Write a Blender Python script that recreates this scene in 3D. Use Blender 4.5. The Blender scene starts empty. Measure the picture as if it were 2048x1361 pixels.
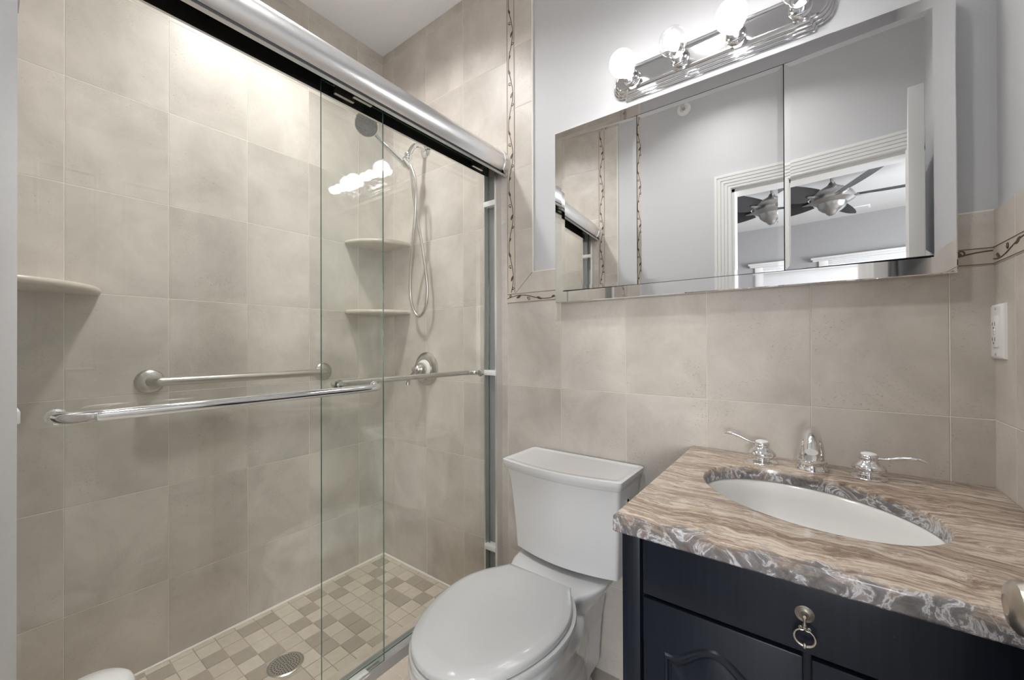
import bpy, bmesh, math, random
from mathutils import Vector, Matrix
PI = math.pi
random.seed(7)
scene = bpy.context.scene
COL = scene.collection

# ------------------------------------------------------------------ camera
CAM_H = 1.15
yaw, pitch, roll, fpx = 0.6417, 0.0042, -0.0035, 799.17
s_, c_ = math.sin(yaw), math.cos(yaw)
r0 = Vector((c_, s_, 0)); f0 = Vector((-s_, c_, 0)); u0 = Vector((0, 0, 1))
fw = f0*math.cos(pitch) + u0*math.sin(pitch)
u1 = -f0*math.sin(pitch) + u0*math.cos(pitch)
Rv = r0*math.cos(roll) + u1*math.sin(roll)
Uv = -r0*math.sin(roll) + u1*math.cos(roll)
cam_data = bpy.data.cameras.new('camera')
cam_data.sensor_fit = 'HORIZONTAL'; cam_data.sensor_width = 36.0
cam_data.lens = fpx/2048.0*36.0
cam_data.shift_y = 5.8/2048.0
cam_data.clip_start = 0.005; cam_data.clip_end = 60
cam = bpy.data.objects.new('camera', cam_data); COL.objects.link(cam)
cam.matrix_world = Matrix(((Rv.x, Uv.x, -fw.x, 0), (Rv.y, Uv.y, -fw.y, 0),
                           (Rv.z, Uv.z, -fw.z, CAM_H), (0, 0, 0, 1)))
scene.camera = cam

# ------------------------------------------------------------------ world, exposure, big lights
world = bpy.data.worlds.new('world'); scene.world = world
world.use_nodes = True
world.node_tree.nodes['Background'].inputs['Color'].default_value = (0.75, 0.85, 1.0, 1)
world.node_tree.nodes['Background'].inputs['Strength'].default_value = 1.0
scene.view_settings.view_transform = 'Standard'
scene.view_settings.look = 'None'
scene.view_settings.gamma = 1.0
scene.view_settings.exposure = 1.06
scene.view_settings.use_curve_mapping = False
scene.cycles.max_bounces = 14
scene.cycles.diffuse_bounces = 8
scene.cycles.glossy_bounces = 8
scene.cycles.transmission_bounces = 8
scene.cycles.transparent_max_bounces = 24
scene.cycles.sample_clamp_indirect = 6.0
scene.cycles.use_denoising = True
scene.cycles.blur_glossy = 0.5

BULB_STRENGTH = 5.8
SHOWER_W = 5.5
CEIL_FILL_W = 2.8
WINDOW_FAR = 7.2
SIDE_FILL_W = 165.0

def area(name, loc, target, sx, sy, power, color=(1, 1, 1), shape='RECTANGLE', spread=PI):
    l = bpy.data.lights.new(name, 'AREA'); l.shape = shape; l.size = sx; l.size_y = sy
    l.energy = power; l.color = color; l.spread = spread
    o = bpy.data.objects.new(name, l); COL.objects.link(o)
    o.location = loc
    d = Vector(target) - Vector(loc)
    o.rotation_euler = d.to_track_quat('-Z', 'Y').to_euler()
    return o
# far window daylight, then a fill panel added at an unseen side window
area('daylight_far', (0.95, -3.99, 1.30), (-0.05, 0, 0.95), 1.25, 0.95, WINDOW_FAR, (0.985, 0.99, 1.0), spread=math.radians(60))
area('side_fill', (2.29, -1.8, 1.5), (-1.0, -1.5, 1.35), 1.7, 1.5, SIDE_FILL_W, (0.985, 0.99, 1.0))

# ------------------------------------------------------------------ material helpers
def newmat(name):
    m = bpy.data.materials.new(name); m.use_nodes = True
    nt = m.node_tree; b = nt.nodes['Principled BSDF']
    return m, nt, b
def N(nt, t, **kw):
    n = nt.nodes.new(t)
    for k, v in kw.items(): setattr(n, k, v)
    return n
def simple(name, col, rough=0.5, metal=0.0, spec=0.5, coat=0.0, noise=0.0, nscale=30.0, bump=0.0):
    m, nt, b = newmat(name)
    b.inputs['Roughness'].default_value = rough
    b.inputs['Metallic'].default_value = metal
    b.inputs['Specular IOR Level'].default_value = spec
    b.inputs['Coat Weight'].default_value = coat
    b.inputs['Coat Roughness'].default_value = 0.06
    geo = N(nt, 'ShaderNodeNewGeometry')
    nz = N(nt, 'ShaderNodeTexNoise'); nz.inputs['Scale'].default_value = nscale
    nz.inputs['Detail'].default_value = 4
    nt.links.new(geo.outputs['Position'], nz.inputs['Vector'])
    mx = N(nt, 'ShaderNodeMix', data_type='RGBA')
    mx.inputs['A'].default_value = (*[c*(1-noise) for c in col], 1)
    mx.inputs['B'].default_value = (*[min(1, c*(1+noise)) for c in col], 1)
    nt.links.new(nz.outputs['Fac'], mx.inputs['Factor'])
    nt.links.new(mx.outputs['Result'], b.inputs['Base Color'])
    if bump:
        bp = N(nt, 'ShaderNodeBump'); bp.inputs['Strength'].default_value = bump
        bp.inputs['Distance'].default_value = 0.001
        nt.links.new(nz.outputs['Fac'], bp.inputs['Height'])
        nt.links.new(bp.outputs['Normal'], b.inputs['Normal'])
    return m
def ramp(nt, stops, interp='LINEAR'):
    r = N(nt, 'ShaderNodeValToRGB'); cr = r.color_ramp; cr.interpolation = interp
    while len(cr.elements) < len(stops): cr.elements.new(0.5)
    for e, (p, c) in zip(cr.elements, stops):
        e.position = p; e.color = (*c, 1) if len(c) == 3 else c
    return r

TILE_A = (0.640, 0.596, 0.546); TILE_B = (0.455, 0.418, 0.376)
def tile_mat(name, axis, ox, oz, w, h, grout=(0.80, 0.75, 0.67), mortar=0.0016, ca=TILE_A, cb=TILE_B, rough=0.38):
    """stone-look ceramic; axis 'x' -> wall spans X,Z; 'y' -> wall spans Y,Z"""
    m, nt, b = newmat(name); L = nt.links.new
    geo = N(nt, 'ShaderNodeNewGeometry'); sep = N(nt, 'ShaderNodeSeparateXYZ')
    L(geo.outputs['Position'], sep.inputs[0])
    def off(sock, o):
        a = N(nt, 'ShaderNodeMath', operation='SUBTRACT'); a.inputs[1].default_value = o
        L(sock, a.inputs[0]); return a.outputs[0]
    cmb = N(nt, 'ShaderNodeCombineXYZ')
    L(off(sep.outputs['X' if axis == 'x' else 'Y'], ox - w*40), cmb.inputs[0])
    L(off(sep.outputs['Z' if axis != 'f' else 'X'], oz - h*40), cmb.inputs[1])
    br = N(nt, 'ShaderNodeTexBrick', offset=0.0, squash=1.0)
    br.inputs['Scale'].default_value = 1.0
    br.inputs['Brick Width'].default_value = w; br.inputs['Row Height'].default_value = h
    br.inputs['Mortar Size'].default_value = mortar; br.inputs['Mortar Smooth'].default_value = 0.5
    br.inputs['Color1'].default_value = (0, 0, 0, 1); br.inputs['Color2'].default_value = (1, 1, 1, 1)
    br.inputs['Bias'].default_value = 0.0
    L(cmb.outputs[0], br.inputs['Vector'])
    n1 = N(nt, 'ShaderNodeTexNoise'); n1.inputs['Scale'].default_value = 4.2; n1.inputs['Detail'].default_value = 6
    n1.inputs['Roughness'].default_value = 0.62; n1.inputs['Distortion'].default_value = 0.4
    # shift the mottling from tile to tile
    sh = N(nt, 'ShaderNodeVectorMath', operation='ADD')
    L(geo.outputs['Position'], sh.inputs[0])
    bw = N(nt, 'ShaderNodeVectorMath', operation='SCALE'); bw.inputs['Scale'].default_value = 3.0
    L(br.outputs['Color'], bw.inputs[0]); L(bw.outputs[0], sh.inputs[1])
    L(sh.outputs[0], n1.inputs['Vector'])
    r1 = ramp(nt, [(0.30, cb), (0.66, ca)])
    L(n1.outputs['Fac'], r1.inputs[0])
    # fine pits
    mp = N(nt, 'ShaderNodeMapping'); mp.inputs['Scale'].default_value = (1, 1, 1.7)
    L(sh.outputs[0], mp.inputs[0])
    n2 = N(nt, 'ShaderNodeTexNoise'); n2.inputs['Scale'].default_value = 165; n2.inputs['Detail'].default_value = 5
    n2.inputs['Roughness'].default_value = 0.7
    L(mp.outputs[0], n2.inputs['Vector'])
    r2 = ramp(nt, [(0.33, (0.50, 0.465, 0.43)), (0.41, (1, 1, 1))])
    L(n2.outputs['Fac'], r2.inputs[0])
    n3 = N(nt, 'ShaderNodeTexNoise'); n3.inputs['Scale'].default_value = 9; n3.inputs['Detail'].default_value = 3
    L(sh.outputs[0], n3.inputs['Vector'])
    r3 = ramp(nt, [(0.45, (0.10, 0.10, 0.10)), (0.66, (1, 1, 1))]); L(n3.outputs['Fac'], r3.inputs[0])
    pit = N(nt, 'ShaderNodeMix', data_type='RGBA', blend_type='MULTIPLY')
    L(r3.outputs[0], pit.inputs['Factor']); L(r1.outputs[0], pit.inputs['A']); L(r2.outputs[0], pit.inputs['B'])
    # tile to tile tint
    tint = N(nt, 'ShaderNodeMix', data_type='RGBA', blend_type='MULTIPLY')
    tr = ramp(nt, [(0, (0.95, 0.95, 0.95)), (1, (1.03, 1.03, 1.03))]); L(br.outputs['Color'], tr.inputs[0])
    tint.inputs['Factor'].default_value = 1.0
    L(pit.outputs['Result'], tint.inputs['A']); L(tr.outputs[0], tint.inputs['B'])
    g = N(nt, 'ShaderNodeMix', data_type='RGBA'); g.inputs['B'].default_value = (*grout, 1)
    L(br.outputs['Fac'], g.inputs['Factor']); L(tint.outputs['Result'], g.inputs['A'])
    L(g.outputs['Result'], b.inputs['Base Color'])
    rr = N(nt, 'ShaderNodeMapRange'); rr.inputs['To Min'].default_value = rough; rr.inputs['To Max'].default_value = 0.8
    L(br.outputs['Fac'], rr.inputs[0]); L(rr.outputs[0], b.inputs['Roughness'])
    b.inputs['Specular IOR Level'].default_value = 0.42
    inv = N(nt, 'ShaderNodeMath', operation='SUBTRACT'); inv.inputs[0].default_value = 1.0
    L(br.outputs['Fac'], inv.inputs[1])
    ad = N(nt, 'ShaderNodeMath', operation='MULTIPLY_ADD'); ad.inputs[1].default_value = 0.12
    L(n1.outputs['Fac'], ad.inputs[0]); L(inv.outputs[0], ad.inputs[2])
    bp = N(nt, 'ShaderNodeBump'); bp.inputs['Strength'].default_value = 1.0; bp.inputs['Distance'].default_value = 0.0018
    L(ad.outputs[0], bp.inputs['Height']); L(bp.outputs['Normal'], b.inputs['Normal'])
    return m

W, Hh = 0.2521, 0.3370
Z1, XA0, YB0 = 1.9944, -1.0077, 0.1613
M = {}
M['tile_x'] = tile_mat('stone_tile_back', 'x', XA0, Z1, W, Hh)
M['tile_y'] = tile_mat('stone_tile_side', 'y', YB0, Z1, W, Hh)
M['tile_c'] = tile_mat('stone_tile_right', 'y', 1.32-0.11, Z1, W, Hh)
M['strip_v'] = tile_mat('edge_tile_upright', 'x', -5, 1.616, 10, 0.2525)
M['strip_hx'] = tile_mat('edge_tile_flat', 'x', XA0, 1.0, 0.2521*4, 5)
M['strip_hy'] = tile_mat('edge_tile_flat_side', 'y', 0.2, 1.0, 0.2521*4, 5)
M['border'] = tile_mat('border_tile_upright', 'x', -5, 1.610, 10, 0.2525, ca=(0.61, 0.55, 0.485), cb=(0.52, 0.46, 0.40), mortar=0.001)
M['border_hx'] = tile_mat('border_tile_flat', 'x', XA0, 1.0, 0.2525, 5, ca=(0.61, 0.55, 0.485), cb=(0.52, 0.46, 0.40), mortar=0.001)
M['border_hy'] = tile_mat('border_tile_flat_side', 'y', 1.32, 1.0, 0.2525, 5, ca=(0.61, 0.55, 0.485), cb=(0.52, 0.46, 0.40), mortar=0.001)
M['vine'] = simple('vine_glaze', (0.085, 0.062, 0.050), 0.4, noise=0.3, nscale=200)
M['paint'] = simple('grey_wall_paint', (0.56, 0.565, 0.58), 0.55, spec=0.3, noise=0.012, nscale=60, bump=0.06)
M['ceil'] = simple('ceiling_paint', (0.82, 0.835, 0.86), 0.6, spec=0.25, noise=0.012, nscale=60, bump=0.06)
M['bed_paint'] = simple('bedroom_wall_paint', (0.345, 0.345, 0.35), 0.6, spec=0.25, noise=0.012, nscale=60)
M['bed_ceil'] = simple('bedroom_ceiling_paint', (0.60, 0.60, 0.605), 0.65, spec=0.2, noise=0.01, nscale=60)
M['trim'] = simple('white_trim_paint', (0.74, 0.74, 0.735), 0.32, spec=0.5, noise=0.01, nscale=40)
M['caulk'] = simple('white_caulk', (0.80, 0.77, 0.72), 0.45, noise=0.02, nscale=90)
M['floor_tile'] = tile_mat('floor_stone_tile', 'f', 0.0, 0.0, 0.33, 0.33)
M['curb'] = tile_mat('curb_stone', 'y', 0.1, -1.0, 0.33, 4.0, ca=(0.60, 0.53, 0.45), cb=(0.50, 0.43, 0.36), rough=0.3)
M['shelf'] = simple('cream_marble', (0.56, 0.51, 0.44), 0.28, noise=0.16, nscale=28)
M['mos0'] = simple('mosaic_cream', (0.62, 0.555, 0.47), 0.45, noise=0.13, nscale=45)
M['mos1'] = simple('mosaic_sand', (0.57, 0.505, 0.425), 0.45, noise=0.13, nscale=45)
M['mos2'] = simple('mosaic_taupe', (0.40, 0.345, 0.285), 0.45, noise=0.12, nscale=45)
M['mosgrout'] = simple('mosaic_grout', (0.47, 0.41, 0.34), 0.8, noise=0.08, nscale=80)
M['chrome'] = simple('chrome', (0.83, 0.83, 0.84), 0.06, 1.0, noise=0.01)
M['chrome_worn'] = simple('worn_chrome', (0.60, 0.58, 0.56), 0.22, 1.0, noise=0.06, nscale=120)
M['chrome_plate'] = simple('chrome_dim_reflection', (0.60, 0.60, 0.61), 0.09, 1.0, noise=0.01)  # chrome darkened to stand in for dim reflections on the light bar
M['satin'] = simple('satin_aluminium', (0.86, 0.86, 0.87), 0.28, 1.0, noise=0.03, nscale=100)
M['nickel'] = simple('brushed_nickel', (0.56, 0.51, 0.45), 0.30, 1.0, noise=0.05, nscale=150)
M['steel'] = simple('brushed_steel', (0.60, 0.58, 0.55), 0.30, 1.0, noise=0.06, nscale=160)
M['brass'] = simple('antique_pewter', (0.40, 0.375, 0.335), 0.30, 1.0, noise=0.45, nscale=140)
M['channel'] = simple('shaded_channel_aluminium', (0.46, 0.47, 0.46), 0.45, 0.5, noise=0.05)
M['black'] = simple('black_edge_recess_shade', (0.012, 0.012, 0.012), 0.6, noise=0.1)  # header recess shade put into black; mirror edges and cabinet back share it
M['porcelain'] = simple('white_porcelain', (0.73, 0.735, 0.745), 0.12, spec=0.6, coat=0.5, noise=0.008)
M['biscuit'] = simple('biscuit_porcelain', (0.76, 0.755, 0.74), 0.12, spec=0.6, coat=0.5, noise=0.01)
M['seat_plastic'] = simple('white_seat_plastic', (0.585, 0.59, 0.592), 0.13, spec=0.5, coat=0.2, noise=0.008)
M['plastic'] = simple('white_plastic', (0.80, 0.80, 0.79), 0.3, noise=0.01)
M['dark_plastic'] = simple('dark_slot', (0.03, 0.03, 0.03), 0.5)
M['fan_blade'] = simple('dark_fan_blade', (0.022, 0.021, 0.022), 0.55, noise=0.3, nscale=20)
M['fan_metal'] = simple('fan_nickel', (0.42, 0.41, 0.40), 0.28, 1.0, noise=0.05)
M['wood_floor'] = simple('bedroom_wood', (0.40, 0.37, 0.34), 0.5, noise=0.2, nscale=9)
M['vent'] = simple('vent_grey', (0.55, 0.55, 0.55), 0.5)
M['nozzle'] = simple('spray_face_grey', (0.33, 0.32, 0.32), 0.35, 0.4, noise=0.6, nscale=160)

def mirror_mat(name, rough, col=(0.87, 0.875, 0.875)):
    return simple(name, col, rough, 1.0, noise=0.003)
M['mirror'] = mirror_mat('mirror_glass', 0.0)
M['mirror_frame'] = mirror_mat('mirror_frame_glass', 0.035, (0.86, 0.86, 0.87))

def thin_glass(name, tint, ior=1.5, boost=1.0):
    m, nt, b = newmat(name); L = nt.links.new
    nt.nodes.remove(b)
    out = nt.nodes['Material Output']
    tr = N(nt, 'ShaderNodeBsdfTransparent'); tr.inputs[0].default_value = (*tint, 1)
    gl = N(nt, 'ShaderNodeBsdfGlossy'); gl.inputs['Roughness'].default_value = 0.0
    gl.inputs['Color'].default_value = (boost, boost, boost, 1)
    fr = N(nt, 'ShaderNodeFresnel'); fr.inputs['IOR'].default_value = ior
    # the fresnel node flips the ratio on back faces; the sheet is modelled by both of its faces
    geo = N(nt, 'ShaderNodeNewGeometry')
    ir = N(nt, 'ShaderNodeMapRange'); ir.inputs['To Min'].default_value = ior; ir.inputs['To Max'].default_value = 1.0/ior
    fr2 = N(nt, 'ShaderNodeMix'); 
    L(geo.outputs['Backfacing'], ir.inputs[0])
    fr.inputs['IOR'].default_value = ior
    L(ir.outputs[0], fr.inputs['IOR'])
    nt.nodes.remove(fr2)
    mx = N(nt, 'ShaderNodeMixShader')
    L(fr.outputs[0], mx.inputs[0]); L(tr.outputs[0], mx.inputs[1]); L(gl.outputs[0], mx.inputs[2])
    L(mx.outputs[0], out.inputs['Surface'])
    return m
M['glass'] = thin_glass('shower_glass', (0.978, 0.988, 0.976))
M['bulb_glass'] = thin_glass('clear_bulb_glass', (0.97, 0.97, 0.97))
M['glass_edge'] = simple('green_glass_edge', (0.060, 0.115, 0.095), 0.1, spec=0.8, noise=0.2, nscale=60)

def emit(name, col, st):
    m, nt, b = newmat(name)
    b.inputs['Base Color'].default_value = (0.9, 0.9, 0.9, 1)
    b.inputs['Emission Color'].default_value = (*col, 1); b.inputs['Emission Strength'].default_value = st
    return m
M['bulb_white'] = emit('frosted_bulb_lit', (1.0, 0.975, 0.945), BULB_STRENGTH)
M['bulb_core'] = emit('bulb_core_lit', (1.0, 0.975, 0.945), BULB_STRENGTH*2.2)
M['lens'] = emit('recessed_lens_lit', (1.0, 0.95, 0.88), 8.0)

def marble():
    m, nt, b = newmat('brown_breccia_marble'); L = nt.links.new
    geo = N(nt, 'ShaderNodeNewGeometry')
    d = N(nt, 'ShaderNodeTexNoise'); d.inputs['Scale'].default_value = 5.5; d.inputs['Detail'].default_value = 4
    L(geo.outputs['Position'], d.inputs['Vector'])
    ds = N(nt, 'ShaderNodeVectorMath', operation='SUBTRACT'); ds.inputs[1].default_value = (0.5, 0.5, 0.5)
    L(d.outputs['Color'], ds.inputs[0])
    dm = N(nt, 'ShaderNodeVectorMath', operation='MULTIPLY'); dm.inputs[1].default_value = (0.12, 0.11, 0.06)
    L(ds.outputs[0], dm.inputs[0])
    ad = N(nt, 'ShaderNodeVectorMath', operation='ADD'); L(geo.outputs['Position'], ad.inputs[0]); L(dm.outputs[0], ad.inputs[1])
    rot = N(nt, 'ShaderNodeMapping'); rot.inputs['Rotation'].default_value = (0, 0, 0.16)
    rot.inputs['Scale'].default_value = (1.0, 10.5, 10.5)
    L(ad.outputs[0], rot.inputs[0])
    n = N(nt, 'ShaderNodeTexNoise'); n.inputs['Scale'].default_value = 1.6; n.inputs['Detail'].default_value = 9
    n.inputs['Roughness'].default_value = 0.66; n.inputs['Distortion'].default_value = 0.35
    L(rot.outputs[0], n.inputs['Vector'])
    top = ramp(nt, [(0.27, (0.10, 0.065, 0.048)), (0.36, (0.27, 0.200, 0.150)), (0.41, (0.50, 0.410, 0.330)), (0.45, (0.21, 0.150, 0.112)),
                    (0.49, (0.42, 0.335, 0.265)), (0.535, (0.62, 0.535, 0.450)), (0.57, (0.30, 0.235, 0.185)), (0.61, (0.52, 0.435, 0.360)),
                    (0.66, (0.64, 0.570, 0.500)), (0.74, (0.36, 0.300, 0.265))])
    L(n.outputs['Fac'], top.inputs[0])
    # fine dark filaments
    n2 = N(nt, 'ShaderNodeTexNoise'); n2.inputs['Scale'].default_value = 4.5; n2.inputs['Detail'].default_value = 8
    n2.inputs['Roughness'].default_value = 0.7; L(rot.outputs[0], n2.inputs['Vector'])
    fl = ramp(nt, [(0.47, (1, 1, 1)), (0.495, (0.50, 0.42, 0.36)), (0.52, (1, 1, 1))]); L(n2.outputs['Fac'], fl.inputs[0])
    tm = N(nt, 'ShaderNodeMix', data_type='RGBA', blend_type='MULTIPLY'); tm.inputs['Factor'].default_value = 0.75
    L(top.outputs[0], tm.inputs['A']); L(fl.outputs[0], tm.inputs['B'])
    # grey conglomerate layer below / towards the front
    n3 = N(nt, 'ShaderNodeTexNoise'); n3.inputs['Scale'].default_value = 17; n3.inputs['Detail'].default_value = 7
    n3.inputs['Roughness'].default_value = 0.62; n3.inputs['Distortion'].default_value = 2.2
    L(ad.outputs[0], n3.inputs['Vector'])
    gr = ramp(nt, [(0.28, (0.070, 0.052, 0.050)), (0.42, (0.15, 0.138, 0.135)), (0.50, (0.20, 0.192, 0.195)),
                   (0.545, (0.62, 0.61, 0.63)), (0.575, (0.30, 0.285, 0.28)), (0.68, (0.20, 0.13, 0.11)), (0.75, (0.55, 0.52, 0.50))])
    L(n3.outputs['Fac'], gr.inputs[0])
    sp = N(nt, 'ShaderNodeSeparateXYZ'); L(geo.outputs['Position'], sp.inputs[0])
    nb = N(nt, 'ShaderNodeTexNoise'); nb.inputs['Scale'].default_value = 13; nb.inputs['Detail'].default_value = 6
    L(geo.outputs['Position'], nb.inputs['Vector'])
    # depth below the polished top
    z = N(nt, 'ShaderNodeMapRange'); z.inputs['From Min'].default_value = 0.8352; z.inputs['From Max'].default_value = 0.822
    L(sp.outputs['Z'], z.inputs[0])
    y = N(nt, 'ShaderNodeMath', operation='MULTIPLY_ADD'); y.inputs[1].default_value = 0.24
    L(nb.outputs['Fac'], y.inputs[0]); L(sp.outputs['Y'], y.inputs[2])
    yr = N(nt, 'ShaderNodeMapRange'); yr.inputs['From Min'].default_value = 0.845; yr.inputs['From Max'].default_value = 0.815
    L(y.outputs[0], yr.inputs[0])
    mxm = N(nt, 'ShaderNodeMath', operation='MAXIMUM'); L(z.outputs[0], mxm.inputs[0]); L(yr.outputs[0], mxm.inputs[1])
    fin = N(nt, 'ShaderNodeMix', data_type='RGBA'); L(mxm.outputs[0], fin.inputs['Factor'])
    L(tm.outputs['Result'], fin.inputs['A']); L(gr.outputs[0], fin.inputs['B'])
    L(fin.outputs['Result'], b.inputs['Base Color'])
    b.inputs['Roughness'].default_value = 0.16; b.inputs['Specular IOR Level'].default_value = 0.5
    return m
M['marble'] = marble()

def navy():
    m, nt, b = newmat('navy_painted_wood'); L = nt.links.new
    geo = N(nt, 'ShaderNodeNewGeometry')
    mp = N(nt, 'ShaderNodeMapping'); mp.inputs['Scale'].default_value = (75, 75, 2.4); L(geo.outputs['Position'], mp.inputs[0])
    n = N(nt, 'ShaderNodeTexNoise'); n.inputs['Scale'].default_value = 2.0; n.inputs['Detail'].default_value = 5
    L(mp.outputs[0], n.inputs['Vector'])
    r = ramp(nt, [(0.3, (0.0052, 0.0074, 0.0145)), (0.7, (0.009, 0.0128, 0.024))]); L(n.outputs['Fac'], r.inputs[0])
    # scuffs: thin pale vertical scratches, mostly at the left end of the cabinet
    mp2 = N(nt, 'ShaderNodeMapping'); mp2.inputs['Scale'].default_value = (150, 150, 5); L(geo.outputs['Position'], mp2.inputs[0])
    n2 = N(nt, 'ShaderNodeTexNoise'); n2.inputs['Scale'].default_value = 1.0; n2.inputs['Detail'].default_value = 2
    L(mp2.outputs[0], n2.inputs['Vector'])
    r2 = ramp(nt, [(0.705, (0, 0, 0)), (0.74, (1, 1, 1))]); L(n2.outputs['Fac'], r2.inputs[0])
    sp = N(nt, 'ShaderNodeSeparateXYZ'); L(geo.outputs['Position'], sp.inputs[0])
    rg = N(nt, 'ShaderNodeMapRange'); rg.inputs['From Min'].default_value = -0.17; rg.inputs['From Max'].default_value = -0.24
    L(sp.outputs['X'], rg.inputs[0])
    mu = N(nt, 'ShaderNodeMath', operation='MULTIPLY'); L(r2.outputs[0], mu.inputs[0]); L(rg.outputs[0], mu.inputs[1])
    mu2 = N(nt, 'ShaderNodeMath', operation='MULTIPLY'); mu2.inputs[1].default_value = 0.35; L(mu.outputs[0], mu2.inputs[0])
    n4 = N(nt, 'ShaderNodeTexNoise'); n4.inputs['Scale'].default_value = 240; L(geo.outputs['Position'], n4.inputs['Vector'])
    r4 = ramp(nt, [(0.79, (0, 0, 0)), (0.82, (0.3, 0.3, 0.3))]); L(n4.outputs['Fac'], r4.inputs[0])
    mx2 = N(nt, 'ShaderNodeMath', operation='MAXIMUM'); L(mu2.outputs[0], mx2.inputs[0]); L(r4.outputs[0], mx2.inputs[1])
    mx = N(nt, 'ShaderNodeMix', data_type='RGBA'); mx.inputs['B'].default_value = (0.30, 0.30, 0.33, 1)
    L(mx2.outputs[0], mx.inputs['Factor']); L(r.outputs[0], mx.inputs['A'])
    L(mx.outputs['Result'], b.inputs['Base Color'])
    b.inputs['Roughness'].default_value = 0.36; b.inputs['Specular IOR Level'].default_value = 0.3
    return m
M['navy'] = navy()

# ------------------------------------------------------------------ geometry helpers
def V(*a): return Vector(a)
def box(bm, lo, hi, mi=0, bevel=0.0, seg=2):
    x0, y0, z0 = lo; x1, y1, z1 = hi
    vs = [bm.verts.new(p) for p in ((x0, y0, z0), (x1, y0, z0), (x1, y1, z0), (x0, y1, z0),
                                    (x0, y0, z1), (x1, y0, z1), (x1, y1, z1), (x0, y1, z1))]
    fs = [bm.faces.new([vs[i] for i in q]) for q in ((0, 3, 2, 1), (4, 5, 6, 7), (0, 1, 5, 4), (1, 2, 6, 5), (2, 3, 7, 6), (3, 0, 4, 7))]
    for f in fs: f.material_index = mi
    if bevel > 0:
        es = list({e for f in fs for e in f.edges})
        r = bmesh.ops.bevel(bm, geom=es, offset=bevel, segments=seg, profile=0.5, affect='EDGES')
        for f in r['faces']: f.material_index = mi
    return fs
def loft(bm, rings, mi=0, closed=True, cap0=True, cap1=True):
    vr = [[bm.verts.new(p) for p in r] for r in rings]
    n = len(rings[0])
    for a, b in zip(vr[:-1], vr[1:]):
        for i in range(n if closed else n-1):
            j = (i+1) % n
            f = bm.faces.new((a[i], a[j], b[j], b[i])); f.material_index = mi
    if cap0: f = bm.faces.new(list(reversed(vr[0]))); f.material_index = mi
    if cap1: f = bm.faces.new(vr[-1]); f.material_index = mi
    return vr
def frame_of(axis):
    z = Vector(axis).normalized()
    t = Vector((0, 0, 1)) if abs(z.z) < 0.9 else Vector((1, 0, 0))
    x = t.cross(z).normalized(); y = z.cross(x)
    return x, y, z
def lathe(bm, origin, axis, prof, seg=40, mi=0, cap0=True, cap1=True, sx=1.0, sy=1.0):
    """prof: list of (radius, distance along axis)"""
    x, y, z = frame_of(axis); o = Vector(origin)
    rings = [[o + z*d + x*(r*sx*math.cos(2*PI*i/seg)) + y*(r*sy*math.sin(2*PI*i/seg)) for i in range(seg)] for r, d in prof]
    return loft(bm, rings, mi, True, cap0, cap1)
def spline(pts, n=8):
    P = [Vector(p) for p in pts]; out = []
    for i in range(len(P)-1):
        p0 = P[max(0, i-1)]; p1 = P[i]; p2 = P[i+1]; p3 = P[min(len(P)-1, i+2)]
        for k in range(n):
            t = k/n
            out.append(0.5*((2*p1) + (p2-p0)*t + (2*p0-5*p1+4*p2-p3)*t*t + (3*p1-p0-3*p2+p3)*t**3))
    out.append(P[-1]); return out
def tube(bm, pts, rad, seg=14, mi=0, smooth=0, flat=None):
    """rad: number or list; smooth: catmull-rom steps; flat: (ratio, vector) squashes the section along vector"""
    if smooth:
        if not isinstance(rad, (int, float)):
            rp = spline([(r, 0, 0) for r in rad], smooth); rad = [p.x for p in rp]
        pts = spline(pts, smooth)
    else: pts = [Vector(p) for p in pts]
    n = len(pts)
    if isinstance(rad, (int, float)): rad = [rad]*n
    t0 = (pts[1]-pts[0]).normalized()
    x, y, _ = frame_of(t0)
    rings = []
    for i in range(n):
        t = (pts[min(n-1, i+1)] - pts[max(0, i-1)]).normalized()
        x = (x - t*x.dot(t)).normalized(); y = t.cross(x)
        ring = []
        for k in range(seg):
            d = x*math.cos(2*PI*k/seg) + y*math.sin(2*PI*k/seg)
            if flat is not None:
                fv = Vector(flat[1]).normalized(); d = d - fv*(d.dot(fv)*(1-flat[0]))
            ring.append(pts[i] + d*rad[i])
        rings.append(ring)
    return loft(bm, rings, mi)
def prism(bm, poly, d0, d1, to3, mi=0, mi_side=None, chamfer=0.0):
    """poly 2D ccw list, extruded between depth d0,d1; to3(u,v,d)->xyz"""
    rings = []
    if chamfer:
        ins = inset(poly, chamfer); dd = chamfer if d1 > d0 else -chamfer
        rings = [[to3(u, v, d0) for u, v in poly], [to3(u, v, d1-dd) for u, v in poly], [to3(u, v, d1) for u, v in ins]]
    else:
        rings = [[to3(u, v, d0) for u, v in poly], [to3(u, v, d1) for u, v in poly]]
    loft(bm, rings, mi)
def inset(poly, d):
    n = len(poly); out = []
    ar = sum(poly[i][0]*poly[(i+1) % n][1]-poly[(i+1) % n][0]*poly[i][1] for i in range(n))
    sg = 1 if ar > 0 else -1
    for i in range(n):
        p0 = Vector(poly[i-1]); p1 = Vector(poly[i]); p2 = Vector(poly[(i+1) % n])
        e1 = (p1-p0).normalized(); e2 = (p2-p1).normalized()
        n1 = Vector((-e1.y, e1.x))*sg; n2 = Vector((-e2.y, e2.x))*sg
        b = n1+n2
        if b.length < 1e-6: b = n1.copy()
        b.normalize(); k = d/max(0.35, b.dot(n1))
        out.append((p1.x+b.x*k, p1.y+b.y*k))
    return out
WORLD = {}
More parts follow.
